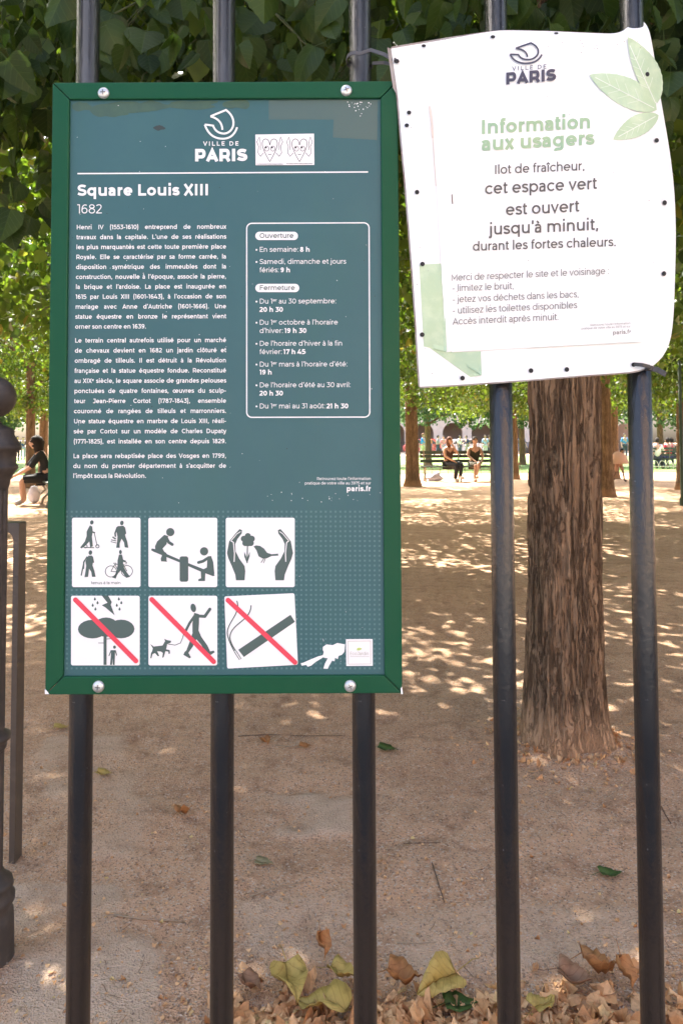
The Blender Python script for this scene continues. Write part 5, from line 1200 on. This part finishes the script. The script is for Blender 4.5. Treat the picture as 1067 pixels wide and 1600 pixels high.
def far_car(px, Y, c, label):
    x, y = at_depth(px, Y); t = empty('parked_car', (x, y, 0)); tag(t, label, 'car', 'cars parked beyond the far railing')
    prof = [(-2.05,.35),(-2.1,.75),(-1.9,.92),(-1.35,.98),(-.85,1.42),(.75,1.46),(1.35,1.0),(1.95,.86),(2.1,.6),(2.05,.35)]
    q = MB(); n = len(prof); q.add([(x+p[0], y+yy, p[1]) for yy in (-.85,.85) for p in prof], [tuple(range(n)), tuple(range(2*n-1, n-1, -1))] + [(i, (i+1) % n, (i+1) % n+n, i+n) for i in range(n)]); q.build('body', mat('car_paint', c, .25, coat=.6), t, bevel=.08)
    q = MB(); q.add([(x+p[0], y-.856, p[1]) for p in ((-1.2,1.0),(-.8,1.36),(.7,1.39),(1.15,1.0))], [(0,1,2,3)]); q.build('window', M_glass, t)
    for wx_ in (-1.3, 1.3):
        q = MB(); b2 = MB(); b2.lathe((0,0,0), [(0,-.1),(.31,-.1),(.31,.1),(0,.1)], 20); Mx = Matrix.Translation((x+wx_, y-.78, .31)) @ Matrix.Rotation(R(90), 4, 'X'); q.add([Mx @ Vector(v) for v in b2.v], b2.f); q.build('wheel', M_tie, t)
far_car(724, 74.5, (.62,.62,.62), 'silver car parked far beyond the lawn between the two women')
far_car(800, 74.5, (.08,.10,.16), 'dark blue car parked far beyond the lawn near the thick trunk')
far_car(664, 74.5, (.5,.1,.08), 'red car parked far beyond the lawn beside the sign')

# ---------------------------------------------------------------- fallen leaves, twigs, litter
DRY = [leaf_mat('dry_leaf_' + n, a, b_, trans=.08, rough=.7, spots=(38, (a[0]*.55, a[1]*.5, a[2]*.5)), veins=-.45) for n, a, b_ in (('brown', (.26,.14,.075), (.36,.21,.12)), ('yellow', (.46,.33,.08), (.52,.40,.12)), ('green', (.05,.10,.015), (.07,.13,.02)), ('orange', (.42,.19,.06), (.46,.22,.08)), ('sage', (.28,.25,.13), (.32,.28,.15)))]
def dry_leaf(px, py, wpx, rot, kind, label, curl=.4, lift=.012, tilt=0.0, lobes=False, stem=True, stand=0.0):
    """one fallen leaf lying at a pixel of the ground, wpx photo pixels long"""
    g_ = G(px, py); z = ground_height(g_.x, g_.y); sz = wpx*g_.y/FPX
    tv, tf = leaf_template(12); tv = tv.copy().astype(float)
    if stem: tv, tf = petiole(tv, tf, .6)
    bl0 = tv.copy(); wpx = wpx*(.84 if wpx > 45 else 1)
    jr = np.random.default_rng(int(px)); tv = tv + np.repeat(jr.normal(size=(len(tv)//6+1, 1, 3)), 6, 1).reshape(-1, 3)[:len(tv)]*np.array([.0,.0,.03])*(1+curl); tv[:,0] *= jr.uniform(.75, 1.0)
    tv[:,2] = tv[:,2]*.6 + curl*tv[:,0]**2*1.3 + .14*curl*np.sin(tv[:,1]*7+rot) + .10*np.sin(tv[:,0]*9+tv[:,1]*4)*curl
    if lobes: a_ = np.arctan2(tv[:,0], -(tv[:,1]+.45)); f_ = 1+.22*np.cos(3*a_); tv[:,0] *= f_; tv[:,1] = -.45+(tv[:,1]+.45)*f_
    tv[:,1] += .5; M = Matrix.Rotation(rot, 3, 'Z') @ Matrix.Rotation(stand, 3, 'X') @ Matrix.Rotation(tilt, 3, 'Y')
    w = np.array([list(M @ Vector(v)) for v in tv])*sz; w[:,2] += -w[:,2].min() + lift
    me = bpy.data.meshes.new('fallen_leaf'); fast_mesh(me, w, tf); a_ = me.attributes.new('blade', 'FLOAT_VECTOR', 'POINT'); a_.data.foreach_set('vector', bl0.astype(np.float32).ravel()); o = link_mesh('fallen_leaf', me, DRY[kind], smooth=True); o.location = (g_.x, g_.y, z); tag(o, label, 'leaf', 'fallen leaves on the soil')
    so = o.modifiers.new('thick', 'SOLIDIFY'); so.thickness = .0006
    return o
LEAVES = [(97,1139,24,1.9,1,'yellow leaf left of the first railing on pale paving',.4,.004,0), (163,1214,24,1.5,1,'small yellow leaf just right of the first railing',.4,.004,0), (415,1161,24,.4,3,'tan curled leaf with a long stalk right of the second railing',.8,.004,0), (478,1168,20,1.6,3,'small orange leaf at the end of the long stalk',.5,.004,0), (289,1276,28,2.4,3,'folded orange brown leaf left of the second railing',.9,.004,.2), (413,1353,28,1.4,4,'sage grey leaf lying flat right of the second railing',.2,.003,0), (606,1173,30,1.3,2,'dark green leaf lying under the right end of the sign',.3,.003,0), (955,1367,36,1.7,2,'green leaf lying between the last two railings',.35,.003,0),
 (455,1572,78,.3,1,'large pale yellow leaf lying in the litter by the third railing',.5,.03,.1), (503,1598,80,-1.9,1,'second yellow leaf leaning on the large pale yellow one',.4,.035,-.2), (540,1548,52,1.1,1,'yellow leaf half behind the third railing',.6,.03,.2), (504,1514,36,.3,3,'curled rust red leaf standing upright with a white stalk',1.2,.03,.5), (634,1560,56,1.3,3,'crumpled orange leaf right of the third railing',.9,.03,.1), (686,1574,74,-1.0,1,'folded yellow leaf beside the crumpled orange one',.7,.035,.5), (722,1588,54,1.7,2,'dark green leaf under the folded yellow one',.3,.02,0), (945,1538,64,1.5,3,'orange leaf with a green base on the far rim of the litter',.9,.025,.3), (980,1565,48,.2,3,'rusty leaf standing beside the last railing',.9,.03,.6), (905,1562,60,1.2,0,'grey brown leaf skeleton on the litter',.8,.03,0), (393,1560,44,.8,0,'torn brown leaf right of the second railing',.8,.02,.2), (850,1590,50,2.2,1,'olive yellow leaf in the litter between the last railings',.4,.03,0)]
for px, py, w_, rot, kd, lab, cu, li, ti in LEAVES: dry_leaf(px, py, w_, rot, kd, lab, cu, li, ti, lobes='lobed' in lab, stand=.75 if 'standing' in lab else 0)
def litter(name, n, sampler, szr, m, seed, z_add=.0, tpl=None, flat=.8, jit=0.0):
    r_ = np.random.default_rng(seed); P_ = []
    while len(P_) < n:
        px, py = sampler(r_); g_ = G(px, py)
        P_.append((g_.x, g_.y, ground_height(g_.x, g_.y) + .002 + r_.random()*z_add*max(0, min(1, (py-1515)/60))))
    P_ = np.array(P_); tv, tf = tpl
    yv = np.stack([r_.normal(size=n), r_.normal(size=n), r_.normal(size=n)*(1-flat)], 1); yv /= np.linalg.norm(yv, axis=1)[:,None]
    zv = np.stack([r_.normal(size=n)*(1-flat), r_.normal(size=n)*(1-flat), np.ones(n)], 1); zv -= yv*np.sum(zv*yv,1)[:,None]; zv /= np.linalg.norm(zv,axis=1)[:,None]; xv = np.cross(yv, zv)
    T_ = np.repeat(tv[None], n, 0); T_[:,:,2] += r_.normal(size=(n,1))*1.8*T_[:,:,0]**2 + r_.normal(size=(n,1))*.6*(T_[:,:,1]+.5)**2 + .06*np.sin(T_[:,:,1]*r_.uniform(4,14,(n,1))+r_.uniform(0,6,(n,1))); T_ = T_ + r_.normal(size=T_.shape)*jit; T_[:,:,0] *= r_.uniform(.5,1.1,(n,1))
    V = (T_[:,:,0:1]*xv[:,None]+T_[:,:,1:2]*yv[:,None]+T_[:,:,2:3]*zv[:,None])*r_.uniform(*szr, n).reshape(n,1,1)+P_[:,None]
    me = bpy.data.meshes.new(name); fast_mesh(me, V.reshape(-1,3), (tf[None]+(np.arange(n)*len(tv))[:,None,None]).reshape(-1,3)); o = link_mesh(name, me, m, smooth=False); return tag(o, kind='stuff')
def quick_leaf2():
    tv, tf = leaf_template(4); return tv*np.array([1.1,1,1]), tf
M_lit = leaf_mat('leaf_litter', (.50,.25,.10), (.80,.53,.28), trans=.05, rough=.8, c3=(.62,.50,.20), spots=(60, (.32,.155,.065)))
def s_edge(r_):
    while True:
        px = r_.uniform(330, 1090); py = 1662-abs(r_.normal())*50
        lim = 1500 if px < 470 else 1535
        if py > lim-28*r_.random() and py < 1690: return px, py
def s_wide(r_):
    while True:
        px, py = r_.uniform(-40, 1100), 1130+560*r_.random()**.8
        if vnoise(np.array(px*.012), np.array(py*.02), 5) > r_.random()*.9: return px, py
litter('leaf_litter', 1500, s_edge, (.008,.046), M_lit, 41, z_add=.022, tpl=quick_leaf2(), flat=.68, jit=.04)
litter('leaf_litter', 1500, s_wide, (.004,.014), M_lit, 42, tpl=quick_leaf(), flat=.8)
straw = (np.array([(-.03,0,0),(.03,0,0),(.035,-.5,.03),(-.03,-.5,.03),(.02,-1,0),(-.02,-1,0)]), np.array([(0,1,2),(0,2,3),(3,2,4),(3,4,5)]))
litter('dry_stalks', 700, s_wide, (.012,.04), leaf_mat('straw', (.42,.30,.18), (.22,.12,.07), trans=0, rough=.8), 43, tpl=straw, flat=.93)
peb = (np.array([(.5,0,0),(-.35,.4,0),(-.3,-.45,0),(0,0,.45),(.1,.45,.15)]), np.array([(0,4,3),(4,1,3),(1,2,3),(2,0,3)]))
litter('grit', 9000, lambda r_: (r_.uniform(-40,1100), 1120+570*r_.random()), (.0018,.0048), leaf_mat('grit_stone', (.16,.11,.08), (.50,.42,.34), trans=0, rough=.9), 44, tpl=peb, flat=1.0)
def s_foot(r_):
    a = r_.uniform(0, 6.283); d = .17 + r_.exponential(.07); x, y = TX+d*math.cos(a), TY+d*math.sin(a)
    v = BM3.transposed() @ Vector((x, y, -CAM_H)); return PPX+FPX*v.x/v.y, PPY-FPX*v.z/v.y
litter('leaf_litter', 420, s_foot, (.006,.028), M_lit, 47, tpl=quick_leaf2(), flat=.75, jit=.04)
M_tw = mat('dry_twig', (.13,.08,.05), .9); M_tw2 = mat('pale_twig', (.36,.27,.18), .9)
for pts, r0, m, lab in (([(372,1150),(420,1146),(470,1150),(535,1151)], .0022, M_tw, 'long dark twig right of the second railing, below the sign'), ([(430,1162),(455,1166),(476,1169)], .0018, M_tw2, 'pale stalk between the tan leaf and the small orange one'), ([(178,1436),(215,1441),(285,1442)], .0020, M_tw2, 'pale twig lying right of the first railing'), ([(390,1408),(430,1396),(475,1384)], .0016, M_tw2, 'pale slanting twig right of the second railing'), ([(675,1355),(685,1385),(694,1412)], .0020, M_tw, 'dark forked twig between the third and fourth railings'), ([(630,1320),(660,1321),(688,1322)], .0014, M_tw, 'thin dark twig between the third and fourth railings'), ([(1033,1262),(1040,1275),(1048,1286)], .0022, M_tw, 'short dark twig right of the last railing'), ([(620,1476),(650,1477),(680,1476)], .0012, M_tw2, 'straight pale stalk in front of the litter')):
    w = [G(*p) for p in pts]; q = MB(); q.tube([Vector((p.x, p.y, ground_height(p.x, p.y)+.003)) for p in w], [r0*(1-.15*i) for i in range(len(w))], 6); o = q.build('twig', m, smooth=True, org=Vector((w[0].x, w[0].y, 0))); tag(o, lab, 'twig')
